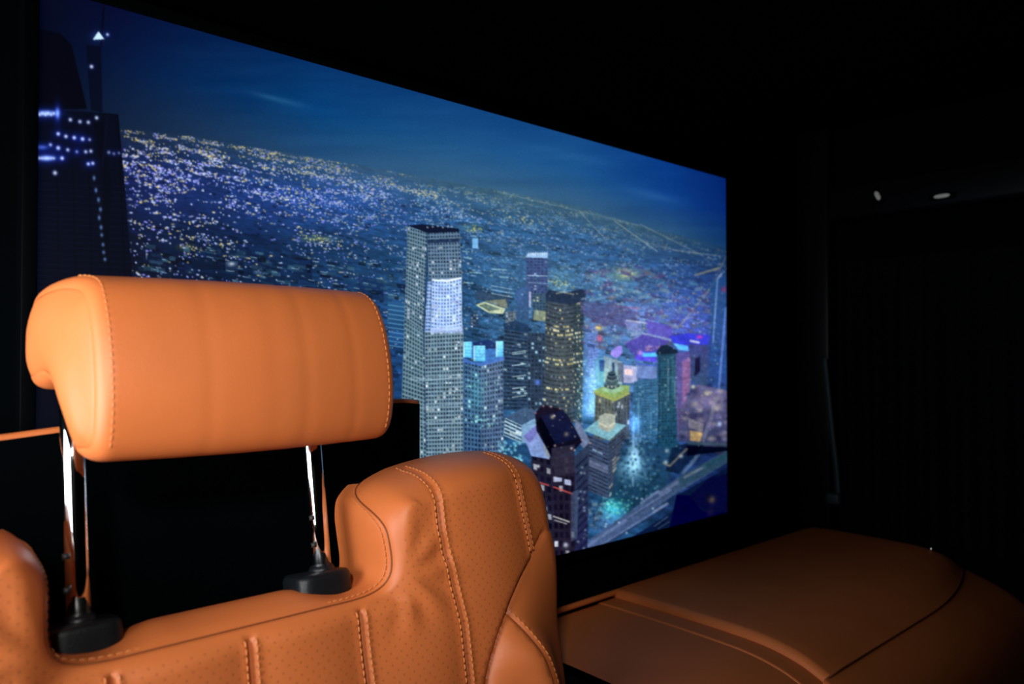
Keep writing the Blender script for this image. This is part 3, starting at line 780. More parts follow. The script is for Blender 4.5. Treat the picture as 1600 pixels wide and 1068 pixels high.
box('housing', (SX0 - 0.012, SX1 + 0.012, SY + 0.0008, YB - 0.001, SZ0 - 0.012, SZ1 + 0.012), M['bezel'], disp, bevel=0.003)
for bx in ((SX0 - 0.012, SX1 + 0.012, SY - 0.003, SY + 0.004, SZ1 + 0.0005, SZ1 + 0.012), (SX0 - 0.012, SX1 + 0.012, SY - 0.003, SY + 0.004, SZ0 - 0.012, SZ0 - 0.0005),
           (SX0 - 0.012, SX0 - 0.0005, SY - 0.003, SY + 0.004, SZ0, SZ1), (SX1 + 0.0005, SX1 + 0.012, SY - 0.003, SY + 0.004, SZ0, SZ1)):
    box('bezel_strip', bx, M['bezel'], disp, bevel=0.001)
# ------------------------------------------------------------------ the tan captain's chair (faces the camera, back to the display)
SO = np.array([0.236, 0.57, ZC - 0.20])
RC = math.radians(10)
AU = np.array([1.0, 0, 0]); AV = np.array([0, math.sin(RC), math.cos(RC)]); AW = np.array([0, -math.cos(RC), math.sin(RC)])


def S(u, v, w):
    return SO + AU * u + AV * v + AW * w


def S_arr(P):
    P = np.asarray(P, float)
    return SO + P[:, 0:1] * AU + P[:, 1:2] * AV + P[:, 2:3] * AW


seat = empty('captain_chair', (SO[0], SO[1] - 0.22, 0))
tag(seat, "tan perforated leather captain's chair with tall headrest, standing before the display", 'chair')

UC = 0.006                                            # middle of the backrest
half = [(0.0, -0.0095), (0.06, -0.0095), (0.10, -0.0092), (0.121, -0.005), (0.1305, 0.004), (0.1335, 0.018), (0.1325, 0.04), (0.132, 0.058), (0.1355, 0.074), (0.146, 0.086),
        (0.166, 0.0945), (0.19, 0.1005), (0.23, 0.1055), (0.275, 0.107), (0.308, 0.1045), (0.332, 0.095), (0.348, 0.078), (0.3575, 0.052), (0.361, 0.012), (0.369, -0.05),
        (0.379, -0.12), (0.383, -0.19), (0.381, -0.26), (0.376, -0.33), (0.367, -0.39), (0.348, -0.43), (0.31, -0.445), (0.2, -0.448)]
pts = [(UC + u, v) for u, v in half] + [(UC - u, v) for u, v in half[::-1][:-1]]
OUT = catmull(pts, 620, closed=True)
tan_ = np.roll(OUT, -1, 0) - np.roll(OUT, 1, 0)
tan_ /= np.linalg.norm(tan_, axis=1)[:, None]
NIN = np.stack([tan_[:, 1], -tan_[:, 0]], 1)          # the outline runs clockwise: inward is to the right of travel
if ((OUT[0] + NIN[0] * 0.01)[1] > OUT[0][1]): NIN = -NIN
uu = np.abs(OUT[:, 0] - UC); vv_ = OUT[:, 1]
inner = (uu < 0.16) & (vv_ > -0.05)
g = np.where(inner, smooth01(vv_, 0.048, 0.084), 1.0)
for _ in range(8): g = 0.25 * np.roll(g, 1) + 0.5 * g + 0.25 * np.roll(g, -1)
gd = g.copy()
for _ in range(60): gd = 0.25 * np.roll(gd, 1) + 0.5 * gd + 0.25 * np.roll(gd, -1)
RD = 0.0065 + (0.036 - 0.0065) * gd
RW = 0.0065 + (0.080 - 0.0065) * g
bot = smooth01(-vv_, 0.30, 0.42)
RD = RD * (1 - bot) + 0.02 * bot
BACK = -0.09
PLEATS = [UC - 0.097 * k for k in (0,)] + [UC + s * p for p in (0.096, 0.193, 0.297) for s in (-1, 1)]
W1 = catmull([(0.3235, 0.012), (0.302, -0.006), (0.276, -0.025), (0.253, -0.049), (0.232, -0.078), (0.217, -0.11), (0.206, -0.16), (0.20, -0.24), (0.198, -0.45)], 160)   # seam from outer edge to the wing
W2 = catmull([(0.253, -0.049), (0.267, -0.073), (0.279, -0.104), (0.285, -0.135), (0.292, -0.2), (0.296, -0.3), (0.298, -0.45)], 120)


def seg_dist(P, poly):
    D = np.full(len(P), 9.0)
    for i in range(0, len(P), 4000):
        d = np.linalg.norm(P[i:i + 4000, None, :] - poly[None, :, :], axis=2)
        D[i:i + 4000] = d.min(1)
    return D


def wing_mask(P):
    """1 on the outer side of the wing seam"""
    su = np.abs(P[:, 0] - UC) + UC
    return (su > np.interp(-P[:, 1], -W1[:, 1], W1[:, 0])) & (P[:, 1] < W1[0, 1])


def line_a(v):
    return 0.194 - 0.165 * np.clip(v + 0.05, 0, 0.085)


def line_b(v):
    return 0.297 - 0.13 * np.clip(v + 0.03, 0, 0.11)


def front(P):
    """height of the cover towards the sitter"""
    P = np.asarray(P, float)
    u = P[:, 0] - UC; v = P[:, 1]; au = np.abs(u)
    w = 0.010 * smooth01(au, 0.11, 0.20) - (1.1 + 2.0 * smooth01(-v, 0.0, 0.1)) * np.maximum(0, au - 0.225) ** 2
    w = w + 0.010 * smooth01(-v, 0.03, 0.16) * (1 - smooth01(au, 0.1, 0.2))
    su = np.stack([au + UC, v], 1)
    wing = wing_mask(P)
    # pleats: soft rolls between stitched channels
    puff = np.zeros(len(P)); groove = np.zeros(len(P))
    ed = np.stack([v * 0, v * 0 + 0.096, line_a(v), line_b(v), v * 0 + 0.40], 1)
    k = np.clip((au[:, None] >= ed).sum(1) - 1, 0, 3)
    ar = np.arange(len(P))
    t = (au - ed[ar, k]) / (ed[ar, k + 1] - ed[ar, k])
    puff = 0.0065 * (4 * t * (1 - t)) ** 0.6 * (k < 3) + 0.001
    dm = np.min(np.abs(au[:, None] - ed[:, :4]), 1)
    groove = -0.0022 * np.exp(-(dm / 0.0016) ** 2) + 0.0014 * np.exp(-((dm - 0.0045) / 0.002) ** 2)
    fade = smooth01(-v, -0.11, -0.085)
    pl = (puff + groove) * fade * np.maximum(smooth01(-v, 0.010, 0.024), smooth01(au, 0.12, 0.15))
    # gathers radiating from the corner of the notch
    for sgn in (-1, 1):
        du = sgn * u - 0.139; dv = v - 0.004
        r = np.hypot(du, dv); ph = np.arctan2(dv, du)
        pl = pl + 0.0017 * np.cos(8.5 * ph + 0.6) * np.exp(-((r - 0.032) / 0.018) ** 2) * smooth01(du + 0.6 * np.maximum(0, -dv), 0.0, 0.012)
    d1 = seg_dist(su, W1); d2 = seg_dist(su, W2)
    wl = 0.006 + 0.018 * smooth01(-v, 0.0, 0.14)
    ridge = wl * np.exp(-(d2 / 0.028) ** 2) * smooth01(-v, 0.045, 0.10)
    lift = 0.010 * (1 - np.exp(-d1 / 0.012)) * (0.4 + smooth01(-v, 0, 0.1)) + ridge
    w = w + np.where(wing, lift, pl)
    w = w - 0.0035 * np.exp(-(d1 / 0.0024) ** 2) * smooth01(W1[0, 1] + 0.006 - v, 0, 0.004) - 0.003 * np.exp(-(d2 / 0.0022) ** 2) * wing
    return w


def roll(P):
    """front() with the rolled rim applied, for points anywhere inside the outline"""
    P = np.asarray(P, float)
    d2 = np.linalg.norm(P[:, None, :] - OUT[None, :, :], axis=2)
    j = d2.argmin(1); d = d2.min(1)
    x = np.clip(1 - d / RD[j], 0, 1)
    return front(P) - RW[j] * (1 - np.sqrt(np.maximum(0, 1 - x * x)))


NO = len(OUT)
ang = np.linspace(0, math.pi / 2, 9)                  # rings of the rolled rim, from the flat towards the back
rings = []
for a in ang:
    ins = RD * (1 - math.sin(a))
    P = OUT + NIN * ins[:, None]
    rings.append(np.column_stack([P, front(P) - RW * (1 - math.cos(a))]))
inn = rings[0][:, :2]
# interior points: finer columns at the stitched channels and along the wing seams
cols = list(np.arange(-0.40, 0.40, 0.0055))
for p in PLEATS[:3]:
    cols = [c for c in cols if abs(c - p) > 0.0075] + [p + s for s in (-0.0065, -0.0045, -0.003, -0.0015, 0, 0.0015, 0.003, 0.0045, 0.0065)]
rows = list(np.arange(-0.20, 0.105, 0.0042)) + list(np.arange(-0.45, -0.20, 0.012))
A, B = np.meshgrid(sorted(cols), rows)
IP = np.column_stack([A.ravel(), B.ravel()])
d_out = np.linalg.norm(IP[:, None, :].astype(np.float32) - OUT[None, ::2, :].astype(np.float32), axis=2)
jn = d_out.argmin(1) * 2
def inside(P, poly):
    r = np.zeros(len(P), bool)
    for k in range(len(poly)):
        (xa, ya), (xb, yb) = poly[k], poly[(k + 1) % len(poly)]
        if ya == yb: continue
        r ^= ((ya > P[:, 1]) != (yb > P[:, 1])) & (P[:, 0] < (xb - xa) * (P[:, 1] - ya) / (yb - ya) + xa)
    return r
keep = inside(IP, inn) & (d_out.min(1) > RD[jn] + 0.002)
IP = IP[keep]
SEAM = []
for sgn in (-1, 1):
    for W in (W1, W2):
        Wm = W.copy(); Wm[:, 0] = UC + sgn * (W[:, 0] - UC)
        SEAM.append(Wm)
allseam = np.vstack(SEAM)
IP = IP[seg_dist(IP, allseam) > 0.0048]
extra = []
for sgn in (-1, 1):
    for fn, v0, v1 in ((line_a, -0.20, 0.09), (line_b, -0.012, 0.09)):
        lv = np.arange(v0, v1, 0.0042)
        lu = UC + sgn * fn(lv)
        IP = IP[seg_dist(IP, np.column_stack([lu, lv])) > 0.0078]
        for o_ in (-0.0065, -0.0045, -0.003, -0.0015, 0, 0.0015, 0.003, 0.0045, 0.0065):
            ex = np.column_stack([lu + o_, lv])
            extra.append(ex[seg_dist(ex, allseam) > 0.0048])
for Wm in SEAM:
    t = np.gradient(Wm, axis=0); t /= np.linalg.norm(t, axis=1)[:, None]
    n = np.stack([-t[:, 1], t[:, 0]], 1)
    for o_ in (-0.0038, -0.0018, 0, 0.0018, 0.0038):
        extra.append(Wm[::1] + n[::1] * o_)
extra = np.vstack(extra)
extra = extra[inside(extra, inn)]
dd = np.linalg.norm(extra[:, None, :].astype(np.float32) - inn[None, :, :].astype(np.float32), axis=2).min(1)
extra = extra[dd > 0.0015]
V2 = np.vstack([inn, IP, extra])
r = delaunay_2d_cdt([Vector((float(a), float(c))) for a, c in V2], [], [list(range(NO))], 1, 1e-5)
cv = np.array([(p.x, p.y) for p in r[0]])
cf = np.array([list(t) for t in r[2]])
ch = front(cv)
# vertex numbers of the inner ring in the triangulation
ringid = {}
for i, src in enumerate(r[3]):
    for s_ in src:
        if s_ < NO: ringid[s_] = i
V3 = np.column_stack([cv, ch])
nv = len(V3)
V3 = np.vstack([V3] + rings[1:])
ring_idx = [[ringid[k] for k in range(NO)]] + [[nv + q_ * NO + k for k in range(NO)] for q_ in range(len(ang) - 1)]
faces = [tuple(t) for t in cf]
for q_ in range(len(ang) - 1):
    for k in range(NO):
        k2 = (k + 1) % NO
        faces.append((ring_idx[q_][k], ring_idx[q_][k2], ring_idx[q_ + 1][k2], ring_idx[q_ + 1][k]))
# split the cover into its leather pieces along the seams
def centro(f): return V3[list(f)][:, :2].mean(0)
cen = np.array([centro(f) for f in faces])
wm = wing_mask(cen)
su = np.abs(cen[:, 0] - UC) + UC
lowm = wm & (su < np.interp(-cen[:, 1], -W2[:, 1], W2[:, 0])) & (cen[:, 1] < W2[0, 1])
region = np.where(lowm, 2, np.where(wm, 1, 0)) * np.where(cen[:, 0] < UC, -1, 1)


def piece(name, sel, mat, parent, label=None):
    fs = [faces[i] for i in np.nonzero(sel)[0]]
    used = sorted({i for f in fs for i in f})
    mp = {i: k for k, i in enumerate(used)}
    P = V3[used]
    W_ = S_arr(P)
    fl = []
    for f in fs:
        a, b2, c = (W_[mp[f[0]]], W_[mp[f[1]]], W_[mp[f[2]]])
        fl.append(tuple(mp[i] for i in f))
    o = mesh_obj(name, W_, fl, mat, parent)
    at = o.data.attributes.new('flat', 'FLOAT_VECTOR', 'POINT')
    at.data.foreach_set('vector', np.column_stack([P[:, 0], P[:, 1], np.where(np.array(used) < nv, 0.30 * (1 - smooth01(-P[:, 2], 0.004, 0.02)), 0)]).astype(np.float32).ravel())
    import bmesh
    bm = bmesh.new(); bm.from_mesh(o.data); bmesh.ops.recalc_face_normals(bm, faces=bm.faces)
    ref = Vector(AW)
    if sum(fc.normal.dot(ref) for fc in bm.faces) < 0: bmesh.ops.reverse_faces(bm, faces=bm.faces)
    bm.to_mesh(o.data); bm.free()
    if label: o['label'] = label
    return o


backrest = piece('backrest', region == 0, M['perf'], seat, 'perforated tan leather backrest with stitched channels')
for sgn in (-1, 1):
    piece('side_bolster', region == sgn, M['leather'], backrest)
    piece('bolster_insert', region == 2 * sgn, M['leather'], backrest)

# band of smooth leather lining the notch under the headrest
sel = [k for k in range(NO) if g[k] < 0.985 and inner[k]]
st = sel.index(next(k for k in sel if (k - 1) % NO not in sel))
sel = sel[st:] + sel[:st]
nb = 12
V, F = [], []
for k in sel:
    w0 = rings[-1][k, 2] + 0.0008
    cen_u = OUT[k, 0] - UC
    crown = 0.004 + 0.010 * (1 - smooth01(abs(cen_u), 0.05, 0.10)) * (1 - smooth01(OUT[k, 1], 0.0, 0.02))
    for q_ in range(nb + 1):
        t = q_ / nb
        w = w0 + (BACK - w0) * t
        off = crown * math.sin(math.pi * min(1, t * 1.15) * 0.85) + 0.001 * min(1, t * 20) - 0.0012 * math.exp(-(t * (w0 - BACK) / 0.0015) ** 2)
        if (1 - g[k]) < 0.3: off *= (1 - g[k]) / 0.3
        P = OUT[k] - NIN[k] * off
        V.append(S(P[0], P[1], w))
for i in range(len(sel) - 1):
    for q_ in range(nb):
        a = i * (nb + 1) + q_
        F.append((a, a + 1, a + nb + 2, a + nb + 1))
mesh_obj('notch_lining', V, F, M['leather'], backrest)
# dark cord sunk in the seam round the notch
cordp = [S(*(OUT[k] - NIN[k] * 0.0003), rings[-1][k, 2] + 0.0006) for k in sel]
v, f = tube_vf(cordp, 0.0008, 6)
mesh_obj('seam_cord', v, f, leather('seam_leather', (0.20, 0.055, 0.015)), backrest)


def stitches(name, line, up, parent, step=0.0058, length=0.0046, rad=0.00062):
    """line: points on the surface; up: their normals; one small thread capsule per stitch"""
    line = np.array(line); up = np.array(up)
    L = np.r_[0, np.cumsum(np.linalg.norm(np.diff(line, axis=0), axis=1))]
    at = np.arange(step / 2, L[-1], step)
    parts = []
    get = lambda s_: np.array([np.interp(s_, L, line[:, k]) for k in range(3)])
    gup = lambda s_: np.array([np.interp(s_, L, up[:, k]) for k in range(3)])
    for s_ in at:
        a, c = get(max(s_ - length / 2, 0)), get(min(s_ + length / 2, L[-1]))
        n = gup(s_); n /= np.linalg.norm(n)
        m_ = (a + c) / 2 + n * rad * 0.9
        parts.append(tube_vf([a, a * 0.75 + c * 0.25 + n * rad * 0.8, a * 0.25 + c * 0.75 + n * rad * 0.8, c], [rad * 0.5, rad, rad, rad * 0.5], 6))
    v_, f_ = join_vf(parts)
    o = mesh_obj(name, v_, f_, M['thread'], parent)
    o['kind'] = 'stuff'
    return o


def surf_line(P2):
    """lift a line drawn on the flat outline on to the cover; returns points and normals"""
    P2 = np.asarray(P2, float); e_ = 0.0008
    w = roll(P2)
    wu = (roll(P2 + [e_, 0]) - roll(P2 - [e_, 0])) / (2 * e_); wv = (roll(P2 + [0, e_]) - roll(P2 - [0, e_])) / (2 * e_)
    n = -wu[:, None] * AU - wv[:, None] * AV + AW
    return S_arr(np.column_stack([P2, w])), n / np.linalg.norm(n, axis=1)[:, None]


for p in PLEATS:
    au = abs(p - UC)
    vtop = np.interp(au, [h[0] for h in half[:15]], [h[1] for h in half[:15]])
    vtop = -0.0175 if au < 0.12 else vtop - 0.0025
    vbot = -0.19
    if au > 0.25: vbot = np.interp(UC + au, W1[::-1, 0], W1[::-1, 1]) + 0.002
    if 0.15 < au < 0.25: vbot = -0.20
    for s_ in (-0.0045, 0.0045):
        lv = np.linspace(vtop, vbot, 80)
        lu = np.full(80, au) if au < 0.15 else (line_a(lv) if au < 0.25 else line_b(lv))
        line = np.column_stack([UC + (1 if p >= UC else -1) * lu + s_, lv])
        lp, ln = surf_line(line)
        stitches('stitching', lp, ln, backrest)
# single row beside the notch seam and on the wing insert
line, ups = [], []
for k in sel:
    if g[k] > 0.8: continue
    w0 = rings[-1][k, 2] - 0.0055
    P = OUT[k] - NIN[k] * 0.0022
    line.append(S(P[0], P[1], w0)); ups.append(-(NIN[k][0] * AU + NIN[k][1] * AV))
stitches('stitching', line, ups, backrest, rad=0.0005)
for sgn in (-1, 1):
    Wm = W2[:70].copy(); Wm[:, 0] = UC + sgn * (Wm[:, 0] - UC + 0.0042)
    lp, ln = surf_line(Wm)
    stitches('stitching', lp, ln, backrest, rad=0.0005)
# black shell behind the cushion
V, F = [], []
for w, o_ in ((-0.080, 0.000), (-0.082, 0.0035), (-0.105, 0.0038), (-0.116, -0.004), (-0.121, -0.02)):
    for k in range(0, NO, 2):
        out_side = smooth01(0.085 - vv_[k], 0.0, 0.03) * (0 if inner[k] else 1)
        ofs = o_ * out_side - 0.009 * (1 - out_side) if o_ > 0 else o_ - 0.009 * (1 - out_side)
        P = OUT[k] - NIN[k] * ofs
        V.append(S(P[0], P[1], min(w, -0.084 - 0.004 * (1 - out_side))))
m_ = NO // 2
for q_ in range(4):
    for k in range(m_):
        k2 = (k + 1) % m_
        F.append((q_ * m_ + k, q_ * m_ + k2, (q_ + 1) * m_ + k2, (q_ + 1) * m_ + k))
F.append(tuple(range(4 * m_, 5 * m_)))
mesh_obj('back_shell', V, F, M['plastic'], seat)

# ---- headrest
HC = 0.0195
prof = catmull([(0.003, 0.1258), (0.017, 0.128), (0.028, 0.1405), (0.0355, 0.165), (0.0365, 0.196), (0.0305, 0.228), (0.017, 0.2515), (-0.008, 0.2635), (-0.036, 0.2655), (-0.063, 0.260),
                (-0.082, 0.245), (-0.0895, 0.222), (-0.0875, 0.203), (-0.079, 0.1905), (-0.064, 0.1875), (-0.046, 0.1885), (-0.035, 0.183), (-0.027, 0.165), (-0.018, 0.144), (-0.0095, 0.1295)], 120, closed=True)
pt = np.roll(prof, -1, 0) - np.roll(prof, 1, 0); pt /= np.linalg.norm(pt, axis=1)[:, None]
pn = np.stack([pt[:, 1], -pt[:, 0]], 1)
cp = np.array([-0.018, 0.212])
if np.sum(pn * (prof - cp)) > 0: pn = -pn             # inward
halfw = 0.1195 + 0.019 * smooth01(-prof[:, 0], -0.015, 0.06)
RR = 0.013
NPF = len(prof)
def hr_ring(side, a):
    """ring of the rounded end: a = 0 flat run, pi/2 end plane"""
    ins = RR * 0.8 * (1 - math.cos(a)); back = RR * (1 - math.sin(a))
    P = prof + pn * ins
    return np.column_stack([HC + side * (halfw - back), P[:, 1], P[:, 0]])
def hr_mid(t):
    P = prof.copy()
    fr = smooth01(P[:, 0], 0.0, 0.03)
    # slight pillow across the width and two soft vertical creases
    puff = 0.005 * (1 - t * t) + -0.0003 * np.exp(-((t + 0.42) / 0.05) ** 2) - 0.0004 * np.exp(-((t - 0.30) / 0.05) ** 2) - 0.0004 * np.exp(-((t - 0.72) / 0.04) ** 2) - 0.0002 * np.exp(-((t - 0.05) / 0.07) ** 2)
    P = P - pn * (puff * (0.35 + 0.65 * fr))[:, None]
    return np.column_stack([HC + t * (halfw - RR), P[:, 1], P[:, 0]])
rg = [hr_ring(-1, a) for a in np.linspace(math.pi / 2, 0.25, 6)] + [hr_mid(t) for t in np.linspace(-0.995, 0.995, 60)] + [hr_ring(1, a) for a in np.linspace(0.25, math.pi / 2, 6)]
V = S_arr(np.vstack(rg)); F = []
for q_ in range(len(rg) - 1):
    for k in range(NPF):
        k2 = (k + 1) % NPF
        F.append((q_ * NPF + k, q_ * NPF + k2, (q_ + 1) * NPF + k2, (q_ + 1) * NPF + k))
head = mesh_obj('headrest', V, F, M['leather'], seat)
for side in (-1, 1):
    base = hr_ring(side, math.pi / 2)
    B2 = np.column_stack([base[:, 2], base[:, 1]])
    gx, gy = np.meshgrid(np.arange(-0.10, 0.05, 0.003), np.arange(0.12, 0.27, 0.003))
    G = np.column_stack([gx.ravel(), gy.ravel()])
    G = G[inside(G, B2)]
    ins_r = [B2]
    for dd_ in (0.0008, 0.002):
        ins_r.append(B2 + pn * dd_)
    G = G[np.linalg.norm(G[:, None] - B2[None], axis=2).min(1) > 0.0038]
    P2 = np.vstack(ins_r + [G])
    rr_ = delaunay_2d_cdt([Vector((float(x_), float(y_))) for x_, y_ in P2], [], [list(range(NPF))], 1, 1e-6)
    Q = np.array([(p_.x, p_.y) for p_ in rr_[0]])
    db = np.linalg.norm(Q[:, None] - B2[None], axis=2)
    jj = db.argmin(1); dist = db.min(1)
    wts = 1 / (db + 1e-5) ** 3
    ub = (wts * base[None, :, 0]).sum(1) / wts.sum(1)
    xx = np.clip(1 - dist / 0.026, 0, 1)
    V = S_arr(np.column_stack([ub + side * (0.0065 * (1 - xx ** 2) - 0.0005 * (dist < 1e-6)), Q[:, 1], Q[:, 0]]))
    F = [tuple(t_) for t_ in rr_[2]]
    mesh_obj('side_panel', V, F, M['leather'], head)
    ring = hr_ring(side, 0.30)
    ki = [k for k in range(NPF) if prof[k, 0] > -0.02 and prof[k, 1] > 0.132]
    s0 = ki.index(next(k for k in ki if (k - 1) % NPF not in ki)); ki = ki[s0:] + ki[:s0]
    stitches('stitching', S_arr(ring[ki]), [-(pn[k][1] * AV + pn[k][0] * AW) for k in ki], head, rad=0.00045)
# ---- chrome posts and their black sockets
for pu, gu in ((-0.0955, -0.097), (0.1005, 0.092)):
    n = 24
    v, f = tube_vf([S(pu, -0.005, -0.058), S(pu, 0.06, -0.058), S(pu, 0.13, -0.058), S(pu, 0.20, -0.058)], 0.0088, n)
    post = mesh_obj('headrest_post', v, f, M['chrome'], seat)
    post['label'] = 'chrome post'
    for nv_ in (0.038, 0.062):
        v, f = tube_vf([S(pu - 0.0085, nv_ - 0.002, -0.053), S(pu - 0.0085, nv_ + 0.002, -0.053)], 0.0024, 8)
        mesh_obj('height_notch', v, f, M['notch'], post)
    v, f = tube_vf([S(pu, 0.009, -0.058), S(pu, 0.016, -0.058), S(pu, 0.019, -0.058)], [0.0125, 0.0115, 0.0098], n)
    V, F = [], []
    nn_ = 40
    lay = ((-0.012, 1.0), (0.0095, 1.0), (0.0125, 0.97), (0.0145, 0.90), (0.015, 0.0))
    for vv0, sc in lay:
        for k in range(nn_):
            a = 2 * math.pi * k / nn_
            cu, cw_ = math.cos(a), math.sin(a)
            V.append(S(gu + 0.0265 * sc * np.sign(cu) * abs(cu) ** 0.45, vv0 + 0.0, -0.052 + 0.022 * sc * np.sign(cw_) * abs(cw_) ** 0.45))
    for q_ in range(len(lay) - 1):
        for k in range(nn_):
            k2 = (k + 1) % nn_
            F.append((q_ * nn_ + k, q_ * nn_ + k2, (q_ + 1) * nn_ + k2, (q_ + 1) * nn_ + k))
    so = mesh_obj('post_socket', V, F, M['plastic'], seat)
    mesh_obj('collar', v, f, M['plastic'], so)
# ---- the rest of the chair, under the frame of the photograph
bx = SO[0] + UC
cu = box('seat_cushion', (bx - 0.27, bx + 0.27, 0.0, 0.50, 0.36, 0.50), M['perf'], seat, bevel=0.045, seg=6)
box('seat_base', (bx - 0.22, bx + 0.22, 0.04, 0.46, 0.10, 0.365), M['plastic'], seat, bevel=0.02)
box('floor_plinth', (bx - 0.24, bx + 0.24, 0.02, 0.48, 0.0, 0.10), M['plastic'], seat, bevel=0.01)
# ------------------------------------------------------------------ board behind the chair, with tan leather edging
PYB = 0.722
px0, px1 = -0.10, float(at_y(657, 650, PYB)[0])
ptop = lambda x: ZC + float(np.interp(x, [-0.10, 0.0987, 0.1447, 0.25, 0.40, 0.49, 0.51], [-0.073, -0.0655, -0.0612, -0.0535, -0.0505, -0.0512, -0.0535]))
board = empty('divider_board', ((px0 + px1) / 2, PYB, 0.0))
tag(board, 'upright black board edged in tan leather, between the headrest and the display', 'panel')
xs = np.linspace(px0, px1 - 0.001, 30)
V, F = [], []
for y in (PYB, PYB + 0.012):
    V += [(x, y, 0.0) for x in xs] + [(x, y, ptop(x) - 0.004) for x in xs]
n = len(xs)
for i in range(n - 1):
    F += [(i, i + 1, n + i + 1, n + i), (2 * n + i, 3 * n + i, 3 * n + i + 1, 2 * n + i + 1), (n + i, n + i + 1, 3 * n + i + 1, 3 * n + i)]
F += [(0, n, 3 * n, 2 * n), (n - 1, 3 * n - 1, 4 * n - 1, 2 * n - 1)]
mesh_obj('board', V, F, M['matte'], board, smooth=False)
v, f = tube_vf([(x, PYB + 0.005, ptop(x) - 0.0035) for x in xs], 0.0042, 8)
mesh_obj('edging', v, f, M['leather'], board)
v, f = tube_vf([(px1 - 0.0012, PYB + 0.003, ptop(px1) - 0.003 - k * 0.03) for k in range(14)], 0.0012, 8)
mesh_obj('edging', v, f, M['leather'], board)

# ------------------------------------------------------------------ padded tan ledge to the right
BT = ZC - 0.354                                        # top of the ledge
ledge = empty('padded_ledge', (1.1, 0.56, 0))
tag(ledge, 'dim tan leather padded ledge along the partition below the display', 'bench')
def profile_y(rise):
    return [(0.748, BT - 0.004 + rise), (0.742, BT + rise), (0.66, BT + 0.001 + rise), (0.56, BT + rise), (0.50, BT - 0.003 + rise), (0.455, BT - 0.012 + rise), (0.42, BT - 0.027 + rise)]
def front_y(rise):
    return [(0.42, BT - 0.027 + rise), (0.395, BT - 0.041 + rise), (0.37, BT - 0.06 + rise), (0.35, BT - 0.09 + rise), (0.338, BT - 0.14 + rise), (0.335, BT - 0.22), (0.335, 0.012)]
def sweep(name, xs, pf, mat, parent, warp=0, n=60, end_l=0.0, end_r=0.0):
    """sweep a (y, z) profile along x; the ends round off by lowering the surface"""
    P = catmull(pf, n)
    V, F = [], []
    for x in xs:
        for y, z in P:
            dz = 0.0
            if end_l: dz += end_l * (1 - math.sqrt(max(0, 1 - max(0, 1 - (x - xs[0]) / end_l) ** 2)))
            if end_r: dz += end_r * (1 - math.sqrt(max(0, 1 - max(0, 1 - (xs[-1] - x) / end_r) ** 2)))
            yb = y
            if warp: yb = y + 0.055 * max(0, (x - 1.2) / 0.325) ** 2 * (min(1, max(0, (0.748 - y) / 0.328)) ** 2 if warp == 1 else min(1, max(0, (y - 0.335) / 0.085)))
            V.append((x, yb, z - dz))
    for i in range(len(xs) - 1):
        for k in range(n - 1):
            a = i * n + k
            F.append((a, a + n, a + n + 1, a + 1))
    return mesh_obj(name, V, F, mat, parent)
XS = 0.882                                             # where the raised pad begins
L0, L1 = 0.652, 1.525
fine = lambda a, c, e0, e1: np.unique(np.round(np.r_[a + e0 * (1 - np.cos(np.linspace(0, math.pi / 2, 9))), np.linspace(a + e0, c - e1, 24), c - e1 * (1 - np.cos(np.linspace(0, math.pi / 2, 9)))], 6))
low = -0.012
sweep('flat_panel', np.linspace(L0, XS - 0.036, 20), profile_y(low)[:-1] + [(0.42, BT - 0.027 + low)], M['bench'], ledge)
sweep('welt_panel', fine(XS - 0.035, XS + 0.002, 0.003, 0.003), profile_y(low + 0.0015), M['bench'], ledge, end_l=0.003)
pad = sweep('raised_pad', fine(XS, L1, 0.011, 0.02), profile_y(0.0), M['bench'], ledge, warp=1, end_l=0.011, end_r=0.02)
sweep('front_panel', np.r_[np.linspace(L0, XS - 0.01, 14)], front_y(low), M['bench'], ledge)
sweep('front_panel', fine(XS - 0.01, L1, 0.008, 0.01), [(0.421, BT - 0.0285)] + front_y(-0.0015)[1:], M['bench'], ledge, warp=2, end_l=0.008, end_r=0.01)
v, f = tube_vf([(x, 0.747, BT - 0.004) for x in np.linspace(L0, L1, 20)], 0.0042, 8)
mesh_obj('back_piping', v, f, M['bench'], ledge)
v, f = tube_vf([(x, 0.4195 + 0.055 * max(0, (x - 1.2) / 0.325) ** 2, BT - 0.0278) for x in np.linspace(XS, L1, 20)], 0.0011, 6)
mesh_obj('seam_cord', v, f, bpy.data.materials['seam_leather'], ledge)
box('plinth', (L0 + 0.01, L1, 0.40, 0.745, 0.0, BT - 0.07), M['plastic'], ledge)
stud = empty('steel_stud', (1.497, 0.517, BT - 0.001))
tag(stud, 'tiny bright steel stud at the far corner of the tan ledge', 'stud')
v, f = tube_vf([(1.497, 0.517, BT - 0.006), (1.497, 0.517, BT + 0.0015), (1.497, 0.517, BT + 0.003)], [0.0024, 0.0024, 0.0012], 12)
mesh_obj('stud_head', v, f, M['steel'], stud)

